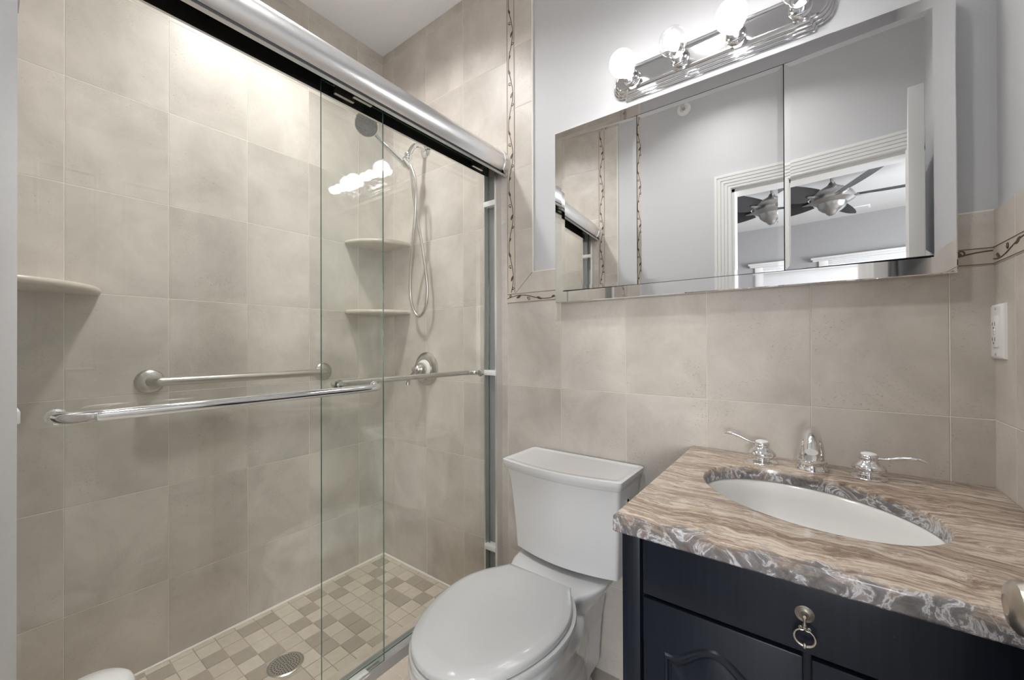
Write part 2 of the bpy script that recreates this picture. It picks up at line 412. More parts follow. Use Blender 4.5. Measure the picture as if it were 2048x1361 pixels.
def obj(name, bm, mats, parent=None, sharp=35, smooth=True, fix=True):
    if not isinstance(mats, (list, tuple)): mats = [mats]
    o0 = WORLD.get(parent.name, Vector((0, 0, 0))) if parent else Vector((0, 0, 0))
    if o0.length: bmesh.ops.translate(bm, vec=-o0, verts=bm.verts)
    if fix: bmesh.ops.recalc_face_normals(bm, faces=bm.faces)
    me = bpy.data.meshes.new(name); bm.to_mesh(me); bm.free()
    for m in mats: me.materials.append(m if not isinstance(m, str) else M[m])
    if smooth:
        me.polygons.foreach_set('use_smooth', [True]*len(me.polygons))
        me.set_sharp_from_angle(angle=math.radians(sharp))
    o = bpy.data.objects.new(name, me); COL.objects.link(o)
    if parent: o.parent = parent
    WORLD[o.name] = o0
    return o
def thing(name, label, cat, loc, group=None):
    o = bpy.data.objects.new(name, None); COL.objects.link(o); o.location = loc
    o.empty_display_size = 0.05
    o['label'] = label; o['category'] = cat
    if group: o['group'] = group
    WORLD[o.name] = Vector(loc)
    return o
def tag(o, label, cat, group=None):
    o['label'] = label; o['category'] = cat
    if group: o['group'] = group
    return o
def struct(name, bm, mats, parent=None, label=None, **kw):
    o = obj(name, bm, mats, parent, **kw)
    if parent is None: o['kind'] = 'structure'
    if label: o['label'] = label
    return o
def BM(): return bmesh.new()

# ------------------------------------------------------------------ room dimensions
XB, XC = -1.8557, 0.3201      # tiled faces of the shower side wall and of the right wall
YA, YE = 1.32, -0.01          # tiled face of the mirror wall, and of the wall with the door
ZC = 2.72
DX0, DX1, DZ = -0.356, 0.25, 2.03
XT = -0.885                   # tile ends, paint begins
T = 0.008

# ------------------------------------------------------------------ setting
bm = BM(); box(bm, (XB, YE-0.11, -0.05), (XC+0.1, YA+0.08, 0.0))
struct('floor', bm, 'floor_tile', label='beige tiled bathroom floor')
bm = BM(); box(bm, (XB-0.1, YE-0.11, ZC), (XC+0.12, YA+0.1, ZC+0.06))
struct('ceiling', bm, 'ceil', label='grey painted bathroom ceiling')
# mirror wall
bm = BM(); box(bm, (XB-0.09, YA+T, 0), (XC+0.1, YA+0.10, ZC))
struct('wall_back', bm, 'paint', label='grey painted wall above the tiled wainscot behind the mirror')
bm = BM(); box(bm, (XB, YA, 0), (XA0, YA+T, ZC)); box(bm, (XA0, YA, 0), (XC, YA+T, 1.32))
struct('wall_back_tile', bm, 'tile_x', label='beige tiled wall behind the toilet and the shower head')
# shower long wall
bm = BM(); box(bm, (XB-0.09, YE-0.11, 0), (XB, YA+0.0, ZC))
struct('wall_left', bm, 'tile_y', label='long beige tiled wall inside the shower')
# right wall
bm = BM(); box(bm, (XC+T, YE-0.11, 0), (XC+0.10, YA+T, ZC))
struct('wall_right', bm, 'paint', label='grey painted upper part of the right wall')
bm = BM(); box(bm, (XC, YE, 0), (XC+T, YA, 1.32))
struct('wall_right_tile', bm, 'tile_c', label='beige tiled lower part of the right wall')
# wall with the doorway
bm = BM()
box(bm, (XB, YE-0.11, 0), (DX0, YE-T, ZC)); box(bm, (DX1, YE-0.11, 0), (XC+T, YE-T, ZC)); box(bm, (DX0, YE-0.11, DZ), (DX1, YE-T, ZC))
struct('wall_front', bm, ['paint'], label='grey painted wall around the doorway, seen in the mirror')
bm = BM(); box(bm, (XB, YE-T, 0), (XA0, YE, ZC)); box(bm, (XA0, YE-T, 0), (DX0-0.085, YE, 1.32))
struct('wall_front_tile', bm, 'tile_x', label='beige tiled end wall of the shower, seen in the mirror')

# --- patterned border tiles, edge tiles and the white bead
def vine(bm, to3, length, flip=1, mi=1, start=0.0):
    """a stem with curls and leaves along u=0..length, v=-.02...02"""
    per = 0.2525; amp = 0.0108; lift = 0.0006
    k = 0; n0 = int(length/per)+1
    def ribbon(pts, w):
        m = len(pts)
        rows = []
        for i in range(m):
            a = pts[max(0, i-1)]; b = pts[min(m-1, i+1)]
            dx, dy = b[0]-a[0], b[1]-a[1]; l = math.hypot(dx, dy) or 1
            ww = w if isinstance(w, (int, float)) else w[i]
            nx, ny = -dy/l*ww, dx/l*ww
            rows.append((bm.verts.new(to3(pts[i][0]+nx, pts[i][1]+ny, lift)), bm.verts.new(to3(pts[i][0], pts[i][1], lift*2.2)),
                         bm.verts.new(to3(pts[i][0]-nx, pts[i][1]-ny, lift))))
        for a, b in zip(rows[:-1], rows[1:]):
            for q in range(2):
                f = bm.faces.new((a[q], a[q+1], b[q+1], b[q])); f.material_index = mi
    def leaf(u, v, ang, L=0.026, wd=0.0050):
        pts = []; ws = []
        for i in range(9):
            t = i/8
            pts.append((u+math.cos(ang)*L*t + math.sin(ang)*0.002*math.sin(PI*t), v+math.sin(ang)*L*t))
            ws.append(max(0.0002, wd*math.sin(PI*t**0.8)))
        ribbon(pts, ws)
    def curl(u, v, ang, sgn, r=0.0075):
        pts = []
        for i in range(17):
            t = i/16; rr = r*(1-0.72*t); a = ang + sgn*(t*4.6)
            cx = u+math.cos(ang+sgn*PI/2*0)*0.0; cy = v
            pts.append((cx+rr*math.cos(a)-r*math.cos(ang), cy+rr*math.sin(a)-r*math.sin(ang)))
        ribbon(pts, 0.0013)
        # bud at the end of the curl
        leaf(pts[-1][0]-0.002, pts[-1][1], ang+0.6, 0.009, 0.0034)
    stem = []
    steps = 20
    for i in range(int(length/per*steps)+1):
        u = i*per/steps
        if u > length: break
        stem.append((u, flip*amp*math.sin(2*PI*(u+start)/per)))
    if len(stem) > 1: ribbon(stem, 0.0015)
    for q in range(-1, n0+1):
        b0 = q*per - start
        items = ((0.018, 0.0035, 'c', -1.2, 1), (0.046, 0.000, 'l', 0.35, 1), (0.108, 0.0, 'c', 1.4, -1), (0.146, -0.0020, 'l', -0.42, 1), (0.212, -0.008, 'l2', 0.45, 1))
        for du, dv, kd, an, sg in items:
            u = b0+du
            if u < 0.006 or u > length-0.02: continue
            if kd == 'c': curl(u, flip*dv, an*flip, sg*flip)
            elif kd == 'l': leaf(u, flip*dv, an*flip)
            else: leaf(u, flip*dv, an*flip, 0.017, 0.0042)
    # scored lines along both edges
    for v0 in (-0.0175, 0.0175):
        ribbon([(i*length/8, v0) for i in range(9)], 0.0007)

def border(name, label, lo, hi, mat, to3, length, flip=1, start=0.0):
    bm = BM(); box(bm, lo, hi, 0)
    vine(bm, to3, length, flip, 1, start)
    return struct(name, bm, [mat, 'vine'], label=label, fix=False)
B0, B1, B2 = 1.32, 1.36, 1.438
XV0, XV1 = XA0, -0.968
yA = YA-0.001
border('trim_1', 'upright tile border with a leafy vine beside the shower door', (XV0, yA, B0), (XV1, YA+T, ZC), 'border',
       lambda u, v, d: ((XV0+XV1)/2+v, yA-d, B1+0.004+u), ZC-B1-0.004, 1, 0.0)
border('trim_2', 'horizontal vine tile border below the mirror', (XV1, yA, B0), (XC, YA+T, B1), 'border_hx',
       lambda u, v, d: (XV0+u, yA-d, (B0+B1)/2+v), XC-XV0-0.001, 1, 0.0)
xCf = XC-0.001
border('trim_3', 'horizontal vine tile border on the right wall', (xCf, YE, B0), (XC+T, YA-0.001, B1), 'border_hy',
       lambda u, v, d: (xCf-d, YA-0.001-u, (B0+B1)/2+v), YA-YE-0.002, -1, 0.03)
yE = YE+0.001
border('trim_4', 'upright vine tile border on the doorway wall, seen in the mirror', (XV0, YE-T, B0), (XV1, yE, ZC), 'border',
       lambda u, v, d: ((XV0+XV1)/2+v, yE+d, B1+0.004+u), ZC-B1-0.004, 1, 0.0)
border('trim_5', 'horizontal vine tile border on the doorway wall', (XV1, YE-T, B0), (DX0-0.085, yE, B1), 'border_hx',
       lambda u, v, d: (XV0+u, yE+d, (B0+B1)/2+v), DX0-0.085-XV0-0.001, 1, 0.0)
# edge tiles, mitred in the corner
def edge_tiles(nm1, nm2, lab1, lab2, y0, y1, xr):
    g = 0.0010
    bm = BM(); poly = [(XV1, B1+g*1.5), (XT, B2+g*1.5), (XT, ZC), (XV1, ZC)]
    prism(bm, poly, y0, y1, lambda u, v, d: (u, d, v)); struct(nm1, bm, 'strip_v', label=lab1)
    bm = BM(); poly = [(XV1+g, B1), (xr, B1), (xr, B2), (XT+g, B2)]
    prism(bm, poly, y0, y1, lambda u, v, d: (u, d, v)); struct(nm2, bm, 'strip_hx', label=lab2)
edge_tiles('trim_6', 'trim_7', 'upright beige edge tiles beside the vine border', 'flat beige edge tiles above the vine border', YA, YA+T, XC)
edge_tiles('trim_8', 'trim_9', 'upright edge tiles on the doorway wall', 'flat edge tiles on the doorway wall', YE-T, YE, DX0-0.085)
bm = BM(); box(bm, (XC, YE, B1), (XC+T, YA, B2)); struct('trim_10', bm, 'strip_hy', label='beige edge tiles on top of the right wall tiling')
bm = BM(); box(bm, (XT, YA-0.0005, B2), (XT+0.006, YA+T, ZC), 0, 0.0015); box(bm, (XT, YA-0.0003, B2), (XC, YA+T, B2+0.003))
struct('trim_11', bm, 'caulk', label='white bead where the tiles meet the painted wall')
bm = BM(); box(bm, (XT, YE-T, B2), (XT+0.006, YE+0.0005, ZC), 0, 0.0015)
struct('trim_12', bm, 'caulk', label='white bead on the doorway wall')
# caulk line around the shower floor and up the shower corner
bm = BM()
tube(bm, [(XB, 0.0, 0.022), (XB, YA, 0.022)], 0.006, 8); tube(bm, [(XB, YA, 0.022), (-1.16, YA, 0.022)], 0.006, 8)
struct('trim_13', bm, 'caulk', label='pale caulk line around the shower floor')

# --- shower floor: mosaic
P0 = 0.0675
def mosaic():
    bm = BM(); box(bm, (XB, YE, 0.0), (-1.16, YA, 0.0185), 3)
    X0, Y0 = -1.8958, 0.0082   # grid phase
    DARK = DARKSET
    rnd = random.Random(3)
    for i in range(0, 12):
        for j in range(-1, 21):
            x0 = X0+i*P0; x1 = x0+P0; y0 = Y0+j*P0; y1 = y0+P0
            x0c, x1c = max(x0, XB), min(x1, -1.16); y0c, y1c = max(y0, YE), min(y1, YA)
            if x1c-x0c < 0.006 or y1c-y0c < 0.006: continue
            cx, cy = (x0+x1)/2, (y0+y1)/2
            if math.hypot(cx+1.495, cy-0.65) < 0.045: continue
            if (i, j) in DARK: mi = 2
            elif (i, j) in MAP_SEEN: mi = 0 if rnd.random() < 0.6 else 1
            else: mi = rnd.choice((0, 0, 1, 1, 2))
            g = 0.0012
            box(bm, (x0c+g, y0c+g, 0.015), (x1c-g, y1c-g, 0.0205), mi, 0.0008, 1)
    return bm
MAP_SEEN = {(i, j) for i in range(0, 12) for j in range(5, 21)}
DARKSET = {(1, 15), (2, 14), (1, 13), (2, 12), (1, 18), (2, 17), (3, 16), (4, 17), (5, 18), (6, 18), (5, 16), (6, 16), (7, 17), (8, 18), (5, 13), (6, 13),
           (4, 12), (3, 11), (5, 11), (6, 11), (7, 12), (8, 13), (1, 10), (1, 9), (2, 7), (3, 8), (4, 9), (5, 8), (1, 5), (3, 6)}
struct('floor_shower', mosaic(), ['mos0', 'mos1', 'mos2', 'mosgrout'], label='shower floor of small cream and taupe stone squares')
# curb
bm = BM(); box(bm, (-1.16, YE, 0.0), (-0.977, YA, 0.155), 0, 0.004)
struct('floor_curb', bm, 'curb', label='raised beige stone curb under the shower door')

# --- doorway casing
def casing(side_y, sgn, nm, label):
    """fluted casing around the opening on the wall face side_y, projecting sgn"""
    w, t = 0.088, 0.022
    # profile across the width: (offset outward from the opening, projection)
    prof = [(0, 0), (0, 0.012), (0.006, 0.016), (0.016, 0.016), (0.018, 0.012), (0.021, 0.017), (0.033, 0.018), (0.035, 0.014), (0.038, 0.019), (0.050, 0.020), (0.052, 0.016),
            (0.055, 0.021), (0.068, t), (0.070, 0.017), (0.074, t), (w-0.002, t), (w, t-0.003), (w, 0)]
    bm = BM(); rings = []
    for o, p in prof:
        y = side_y + sgn*p
        xr = min(DX1+o, XC-0.001)
        rings.append([V(DX0-o, y, 0), V(DX0-o, y, DZ+o), V(xr, y, DZ+o), V(xr, y, 0)])
    loft(bm, rings, 0, closed=False, cap0=False, cap1=False)
    return struct(nm, bm, 'trim', label=label, sharp=25, fix=True)
casing(YE-T, 1, 'trim_14', 'white fluted casing around the doorway, seen in the mirror')
casing(YE-0.11, -1, 'trim_15', 'white casing on the bedroom side of the doorway')
bm = BM()
box(bm, (DX0-0.001, YE-0.11, 0), (DX0+0.015, YE-T+0.001, DZ)); box(bm, (DX1-0.015, YE-0.11, 0), (DX1+0.001, YE-T+0.001, DZ)); box(bm, (DX0, YE-0.11, DZ-0.015), (DX1, YE-T+0.001, DZ+0.001))
struct('trim_16', bm, 'trim', label='white jamb lining the doorway')

# --- open bathroom door with its knob
bm = BM()
dx0, dx1, dy0, dy1 = 0.183, 0.222, 0.035, 0.625
box(bm, (dx0, dy0, 0.012), (dx1, dy1, 2.022), 0, 0.002)
for (z0, z1) in ((0.20, 0.85), (1.05, 1.85)):
    for (y0, y1) in ((dy0+0.09, dy0+0.26), (dy0+0.33, dy1-0.09)):
        poly = [(y0, z0), (y1, z0), (y1, z1), (y0, z1)]
        lo = [poly, inset(poly, 0.008), inset(poly, 0.016), inset(poly, 0.05)]; dp = [0, 0.006, -0.001, 0.004]
        loft(bm, [[V(dx0-d, u, v) for u, v in l] for l, d in zip(lo, dp)], 0, cap0=False)
door = struct('door_1', bm, 'trim', label='white open bathroom door at the right, its edge seen in the mirror')
bm = BM()
lathe(bm, (dx0, 0.560, 0.912), (-1, 0, 0), [(0.030, 0), (0.030, 0.003), (0.027, 0.006), (0.013, 0.008), (0.0115, 0.012), (0.0115, 0.017), (0.016, 0.020), (0.0215, 0.025), (0.0240, 0.031), (0.0225, 0.0365), (0.0175, 0.0405), (0.0090, 0.0425), (0.0080, 0.042)], 40)
struct('knob', bm, 'nickel', door, label='brushed nickel door knob')
bm = BM(); box(bm, (dx0+0.006, dy1-0.0005, 0.88), (dx1-0.006, dy1+0.0015, 0.955)); struct('latch_plate', bm, 'nickel', door)
for hz in (0.25, 1.05, 1.80):
    bm = BM(); lathe(bm, (dx1+0.004, dy0-0.004, hz), (0, 0, 1), [(0.005, 0), (0.005, 0.09)], 12); struct('hinge', bm, 'nickel', door)

# --- bedroom seen in the mirror through the doorway
BY0, BY1, BX0, BX1 = -3.86, YE-0.11, -2.6, 2.2
bm = BM(); box(bm, (BX0-0.1, BY0-0.1, -0.05), (BX1+0.1, BY1, 0.0)); struct('floor_bedroom', bm, 'wood_floor', label='wooden floor of the bedroom behind the camera')
bm = BM(); box(bm, (BX0-0.1, BY0-0.1, ZC), (BX1+0.1, BY1, ZC+0.06)); struct('ceiling_bedroom', bm, 'bed_ceil', label='white bedroom ceiling seen in the mirror')
WX0, WX1, WZ0, WZ1 = -0.52, 1.62, 0.85, 2.10
bm = BM()
box(bm, (BX0-0.1, BY0-0.1, 0), (WX0, BY0, ZC)); box(bm, (WX1, BY0-0.1, 0), (BX1+0.1, BY0, ZC)); box(bm, (WX0, BY0-0.1, 0), (WX1, BY0, WZ0)); box(bm, (WX0, BY0-0.1, WZ1), (WX1, BY0, ZC))
struct('wall_bedroom_far', bm, 'bed_paint', label='grey far wall of the bedroom, seen in the mirror')
bm = BM(); box(bm, (BX0-0.1, BY0, 0), (BX0, BY1, ZC)); struct('wall_bedroom_left', bm, 'bed_paint', label='left wall of the bedroom')
bm = BM()
box(bm, (BX1, BY0, 0), (BX1+0.1, -2.65, ZC)); box(bm, (BX1, -0.95, 0), (BX1+0.1, BY1, ZC)); box(bm, (BX1, -2.65, 0), (BX1+0.1, -0.95, 0.75)); box(bm, (BX1, -2.65, 2.25), (BX1+0.1, -0.95, ZC))
struct('wall_bedroom_right', bm, 'bed_paint', label='bedroom side wall around the added window')
bm = BM(); box(bm, (BX0, BY1-0.0, 0), (XB, BY1+0.02, ZC)); box(bm, (XC+0.1, BY1, 0), (BX1, BY1+0.02, ZC))
struct('wall_bedroom_near', bm, 'bed_paint', label='near wall of the bedroom beside the doorway')
# window with a crowned header
def window(nm, label, to3, u0, u1, z0, z1):
    bm = BM()
    def b(ua, ub, za, zb, d0, d1, bv=0.002):
        p = [to3(ua, d0, za), to3(ub, d1, zb)]
        lo = [min(p[0][k], p[1][k]) for k in range(3)]; hi = [max(p[0][k], p[1][k]) for k in range(3)]
        box(bm, lo, hi, 0, bv)
    f = 0.085
    b(u0-f, u0+0.01, z0, z1, 0, 0.02); b(u1-0.01, u1+f, z0, z1, 0, 0.02)
    b(u0-f-0.03, u1+f+0.03, z1, z1+0.09, 0, 0.025); b(u0-f-0.06, u1+f+0.06, z1+0.09, z1+0.115, 0, 0.06); b(u0-f-0.075, u1+f+0.075, z1+0.115, z1+0.14, 0, 0.08)
    b(u0-f-0.03, u1+f+0.03, z0-0.03, z0, 0, 0.06); b(u0-f, u1+f, z0-0.11, z0-0.03, 0, 0.018)
    m = (u0+u1)/2
    b(m-0.035, m+0.035, z0, z1, -0.05, 0.01)
    zz = (z0+z1)/2
    for (a, c) in ((u0, m-0.035), (m+0.035, u1)):
        b(a, a+0.04, z0, z1, -0.06, -0.02); b(c-0.04, c, z0, z1, -0.06, -0.02); b(a, c, z1-0.04, z1, -0.06, -0.02); b(a, c, z0, z0+0.04, -0.06, -0.02); b(a, c, zz-0.02, zz+0.02, -0.06, -0.02)
    w = struct(nm, bm, 'trim', label=label)
    bm = BM(); nsl = 12  # blind slats added to hide the glare of the upper panes
    for k in range(nsl):
        zt = z1-0.012-k*0.026
        p = [to3(u0+0.012, -0.018, zt-0.022), to3(u1-0.012, 0.004, zt)]
        box(bm, [min(a, b) for a, b in zip(*p)], [max(a, b) for a, b in zip(*p)], 0, 0.002)
    struct('added_blind', bm, 'trim', w)
    bm = BM(); box(bm, [min(x) for x in zip(to3(u0, -0.045, z0), to3(u1, -0.041, z1))], [max(x) for x in zip(to3(u0, -0.045, z0), to3(u1, -0.041, z1))])
    struct('window_pane', bm, 'bulb_glass', w)
    return w
window('window_1', 'white framed bedroom window with a crowned header, seen in the mirror', lambda u, d, z: (u, BY0+d, z), WX0, WX1, WZ0, WZ1)
window('window_added', 'unseen white framed window added in the bedroom side wall for fill light', lambda u, d, z: (BX1-d, u, z), -2.65, -0.95, 0.75, 2.25)  # side window added out of view so the fill can enter

# ------------------------------------------------------------------ shower door
EX = -1.05
sh = thing('shower_enclosure', 'sliding glass shower door hung from a wide round chrome header rail', 'shower door', (-1.07, (YE+YA)/2, 0.155))
def ext_y(bm, prof, y0, y1, mi=0, mis=None):
    n = len(prof)
    a = [bm.verts.new((x, y0, z)) for x, z in prof]; b = [bm.verts.new((x, y1, z)) for x, z in prof]
    for i in range(n):
        j = (i+1) % n
        f = bm.faces.new((a[i], a[j], b[j], b[i])); f.material_index = mis[i] if mis else mi
    for q in (a, list(reversed(b))):
        f = bm.faces.new(q); f.material_index = mi
# header: rounded outer shell, open channel below with its shade painted black
prof = []; mis = []
outer = [(-1.018, 1.850), (-1.009, 1.853)]
for k in range(15):
    a = -0.32*PI + (0.32*PI+0.62*PI)*k/14
    outer.append((-1.047+0.046*math.cos(a), 1.909+0.052*math.sin(a)))
outer += [(-1.075, 1.957), (-1.112, 1.945), (-1.116, 1.93), (-1.116, 1.869), (-1.108, 1.869)]
inner = [(-1.108, 1.925), (-1.018, 1.925)]
prof = outer+inner
mis = [0]*(len(outer)-1) + [1, 1, 1]
bm = BM(); ext_y(bm, prof, YE+0.001, YA-0.001, 0, mis)
obj('header_rail', bm, ['satin', 'black'], sh, sharp=40)
for y0 in (YA-0.022, YE+0.001):
    bm = BM()
    p2 = [(x*1.0 + (0.003 if x > -1.06 else -0.003), z+(0.003 if z > 1.90 else -0.001)) for x, z in outer]
    ext_y(bm, p2 + [(-1.108, 1.925), (-1.03, 1.925)], y0, y0+0.021, 0)
    obj('end_cap', bm, 'satin', sh, sharp=40)
# bottom track
bm = BM()
ext_y(bm, [(-1.040, 0.155), (-1.043, 0.160), (-1.052, 0.178), (-1.056, 0.178), (-1.058, 0.164), (-1.078, 0.163), (-1.0785, 0.172), (-1.0815, 0.172), (-1.082, 0.163), (-1.104, 0.163), (-1.105, 0.174), (-1.109, 0.174), (-1.112, 0.155)], YE+0.001, YA-0.001)
obj('bottom_track', bm, 'satin', sh, sharp=30)
# wall jambs
for y0, sg in ((YA, -1), (YE, 1)):
    bm = BM(); d = 0.034 if sg < 0 else 0.049
    pr = [(-1.040, 0), (-1.040, d), (-1.050, d), (-1.050, 0.004), (-1.104, 0.004), (-1.104, d), (-1.110, d), (-1.110, 0)]
    ring0 = [V(x, y0+sg*y, 0.156) for x, y in pr]; ring1 = [V(x, y0+sg*y, 1.868) for x, y in pr]
    loft(bm, [ring0, ring1])
    bm.faces.ensure_lookup_table()
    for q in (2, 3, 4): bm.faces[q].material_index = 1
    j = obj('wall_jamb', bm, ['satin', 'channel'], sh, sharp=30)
    for z in (0.30, 1.032, 1.742):
        bm = BM(); box(bm, (-1.106, min(y0+sg*0.004, y0+sg*(d+0.004)), z-0.011), (-1.047, max(y0+sg*0.004, y0+sg*(d+0.004)), z+0.011), 0, 0.002)
        obj('bumper', bm, 'plastic', j, sharp=30)
# sliding panels
def panel(x, y0, y1, z0, z1, lab):
    bm = BM()
    fs = box(bm, (x-0.003, y0, z0), (x+0.003, y1, z1), 0)
    for f in bm.faces:
        if abs(f.normal.x) < 0.5: f.material_index = 1
    bm.normal_update()
    for f in bm.faces: f.material_index = 0 if abs(f.normal.x) > 0.5 else 1
    o = obj('sliding_panel', bm, ['glass', 'glass_edge'], sh, smooth=False)
    o['label'] = lab
    for ya, yb in ((y0+0.04, y0+0.10), (y1-0.10, y1-0.04)):
        bm = BM(); box(bm, (x-0.005, ya, z1-0.02), (x+0.005, yb, z1+0.02)); obj('roller_hanger', bm, 'steel', o)
    return o
outer_p = panel(-1.066, 0.030, 0.757, 0.168, 1.895, 'outer glass panel on the left')
inner_p = panel(-1.093, 0.574, 1.300, 0.168, 1.895, 'inner glass panel on the right')
bm = BM(); zb = 1.026; xo = -1.012; xg = -1.063
tube(bm, [(xg, 0.083, zb), (xg+0.012, 0.0835, zb), (xo-0.020, 0.089, zb), (xo-0.007, 0.103, zb), (xo-0.0012, 0.124, zb), (xo, 0.15, zb), (xo, 0.3, zb), (xo, 0.5, zb), (xo, 0.655, zb), (xo-0.0012, 0.680, zb), (xo-0.007, 0.701, zb), (xo-0.020, 0.715, zb), (xg+0.012, 0.7205, zb), (xg, 0.721, zb)], 0.0106, 24, 0, 8)
for y in (0.083, 0.721): lathe(bm, (xg, y, zb), (1, 0, 0), [(0.0145, 0), (0.0145, 0.002), (0.0118, 0.0035)], 28)
obj('towel_bar', bm, 'chrome', outer_p)['label'] = 'chrome towel bar on the outer glass panel'
bm = BM(); zb = 1.034; xo = -1.140; xg = -1.096
tube(bm, [(xg, 0.628, zb), (xo+0.020, 0.629, zb), (xo+0.006, 0.638, zb), (xo, 0.66, zb), (xo, 0.9, zb), (xo, 1.18, zb), (xo+0.006, 1.225, zb), (xo+0.02, 1.245, zb), (xg, 1.248, zb)], 0.0095, 18, 0, 6)
for y in (0.628, 1.248): lathe(bm, (xg, y, zb), (-1, 0, 0), [(0.015, 0), (0.015, 0.004), (0.011, 0.006)], 24)
lathe(bm, (-1.0895, 0.628, zb), (1, 0, 0), [(0.010, 0), (0.010, 0.004), (0.006, 0.006)], 20); lathe(bm, (-1.0895, 1.248, zb), (1, 0, 0), [(0.010, 0), (0.010, 0.004), (0.006, 0.006)], 20)
obj('towel_bar', bm, 'chrome_worn', inner_p)['label'] = 'worn chrome towel bar on the inner glass panel'
bm = BM(); box(bm, (-1.083, 0.64, 0.160), (-1.050, 0.70, 0.176), 0, 0.002); obj('door_guide', bm, 'plastic', sh)

# ------------------------------------------------------------------ shower fittings
SX = -1.509
hs = thing('hand_shower', 'chrome hand shower in its wall arm holder with a looped metal hose', 'shower head', (SX, YA, 2.105))
bm = BM(); lathe(bm, (SX, YA, 2.105), (0, -1, 0), [(0.036, 0), (0.035, 0.004), (0.026, 0.010), (0.014, 0.014)], 36); obj('wall_flange', bm, 'chrome', hs)
bm = BM(); tube(bm, [(SX, YA-0.008, 2.105), (SX, YA-0.045, 2.112), (SX, YA-0.075, 2.098), (SX, YA-0.098, 2.062), (SX, YA-0.108, 2.040)], 0.0115, 16, 0, 5); obj('shower_arm', bm, 'chrome', hs)
bm = BM()
lathe(bm, (SX, YA-0.106, 2.046), (0, -0.35, -1), [(0.014, 0), (0.021, 0.004), (0.021, 0.022), (0.017, 0.030), (0.012, 0.034)], 26)
tube(bm, [(SX, YA-0.113, 2.030), (SX, YA-0.128, 2.010)], 0.015, 16)
lathe(bm, (SX-0.004, YA-0.115, 1.992), (0, -0.80, 0.56), [(0.014, 0), (0.0175, 0.002), (0.0175, 0.034), (0.014, 0.036)], 22)
obj('bracket', bm, 'chrome', hs)
hdir = (Vector((-1.522, 1.025, 2.085)) - Vector((SX, YA-0.11, 1.992)))
base = Vector((SX-0.004, YA-0.098, 1.983))
headc = Vector((-1.524, 1.000, 2.097)); nrm = Vector((0.52, -0.50, -0.66)).normalized()
bm = BM()
tube(bm, [base, base+hdir*0.25, base+hdir*0.55, base+hdir*0.85, headc-nrm*0.016], [0.011, 0.0125, 0.0135, 0.012, 0.016], 18, 0, 5)
obj('spray_handle', bm, 'chrome', hs)
bm = BM()
lathe(bm, headc-nrm*0.028, nrm, [(0.010, 0), (0.030, 0.004), (0.046, 0.014), (0.0505, 0.024), (0.0505, 0.029), (0.047, 0.032), (0.045, 0.0318)], 44, 0, cap1=True)
sp_h = obj('spray_head', bm, 'chrome', hs)
bm = BM(); lathe(bm, headc+nrm*0.0035, nrm, [(0.0445, 0), (0.0440, 0.0015), (0.020, 0.0025)], 44)
x, y, z = frame_of(nrm)
for rr, cnt in ((0.010, 8), (0.018, 14), (0.026, 20), (0.034, 26), (0.041, 32)):
    for k in range(cnt):
        a = 2*PI*k/cnt + rr*40; c = headc + nrm*0.006 + x*(rr*math.cos(a)) + y*(rr*math.sin(a))
        lathe(bm, c-nrm*0.001, nrm, [(0.0016, 0), (0.0011, 0.0025)], 6)
obj('spray_face', bm, 'nozzle', sp_h)['label'] = 'grey nozzle plate'
bm = BM(); hp = [Vector(p) for p in ((-1.494, 1.212, 1.973), (-1.491, 1.225, 1.863), (-1.486, 1.241, 1.762), (-1.466, 1.262, 1.588), (-1.452, 1.275, 1.428), (-1.467, 1.277, 1.333), (-1.510, 1.277, 1.288), (-1.552, 1.274, 1.322), (-1.567, 1.268, 1.402), (-1.545, 1.254, 1.532), (-1.498, 1.234, 1.690), (-1.466, 1.220, 1.822), (-1.462, 1.212, 1.920), (-1.487, 1.208, 1.985))]
tube(bm, hp, 0.0066, 12, 0, 10); obj('hose', bm, 'steel', hs)

vt = thing('shower_valve', 'round chrome shower valve with a lever on the tiled wall', 'shower valve', (SX, YA, 1.033))
bm = BM(); lathe(bm, (SX, YA, 1.033), (0, -1, 0), [(0.082, 0), (0.081, 0.006), (0.073, 0.013), (0.060, 0.017), (0.050, 0.018)], 56)
for a in (0.9, 0.9+PI): lathe(bm, (SX+0.064*math.cos(a), YA-0.012, 1.033+0.064*math.sin(a)), (0, -1, 0), [(0.006, 0), (0.005, 0.004)], 14)
obj('escutcheon', bm, 'chrome_worn', vt)
bm = BM(); lathe(bm, (SX, YA-0.016, 1.033), (0, -1, 0), [(0.046, 0), (0.044, 0.006), (0.036, 0.010)], 44); obj('dial_ring', bm, 'plastic', vt)['label'] = 'white ring'
bm = BM(); lathe(bm, (SX, YA-0.024, 1.033), (0, -1, 0), [(0.031, 0), (0.031, 0.014), (0.024, 0.018), (0.026, 0.026), (0.020, 0.032), (0.021, 0.042), (0.014, 0.050), (0.012, 0.060), (0.008, 0.062)], 36)
hd = obj('handle', bm, 'chrome_worn', vt)
bm = BM(); tube(bm, [(SX, YA-0.060, 1.030), (SX-0.028, YA-0.068, 1.006), (SX-0.048, YA-0.072, 0.978), (SX-0.052, YA-0.074, 0.958)], [0.009, 0.0075, 0.007, 0.0085], 14, 0, 5); obj('lever', bm, 'chrome_worn', hd)

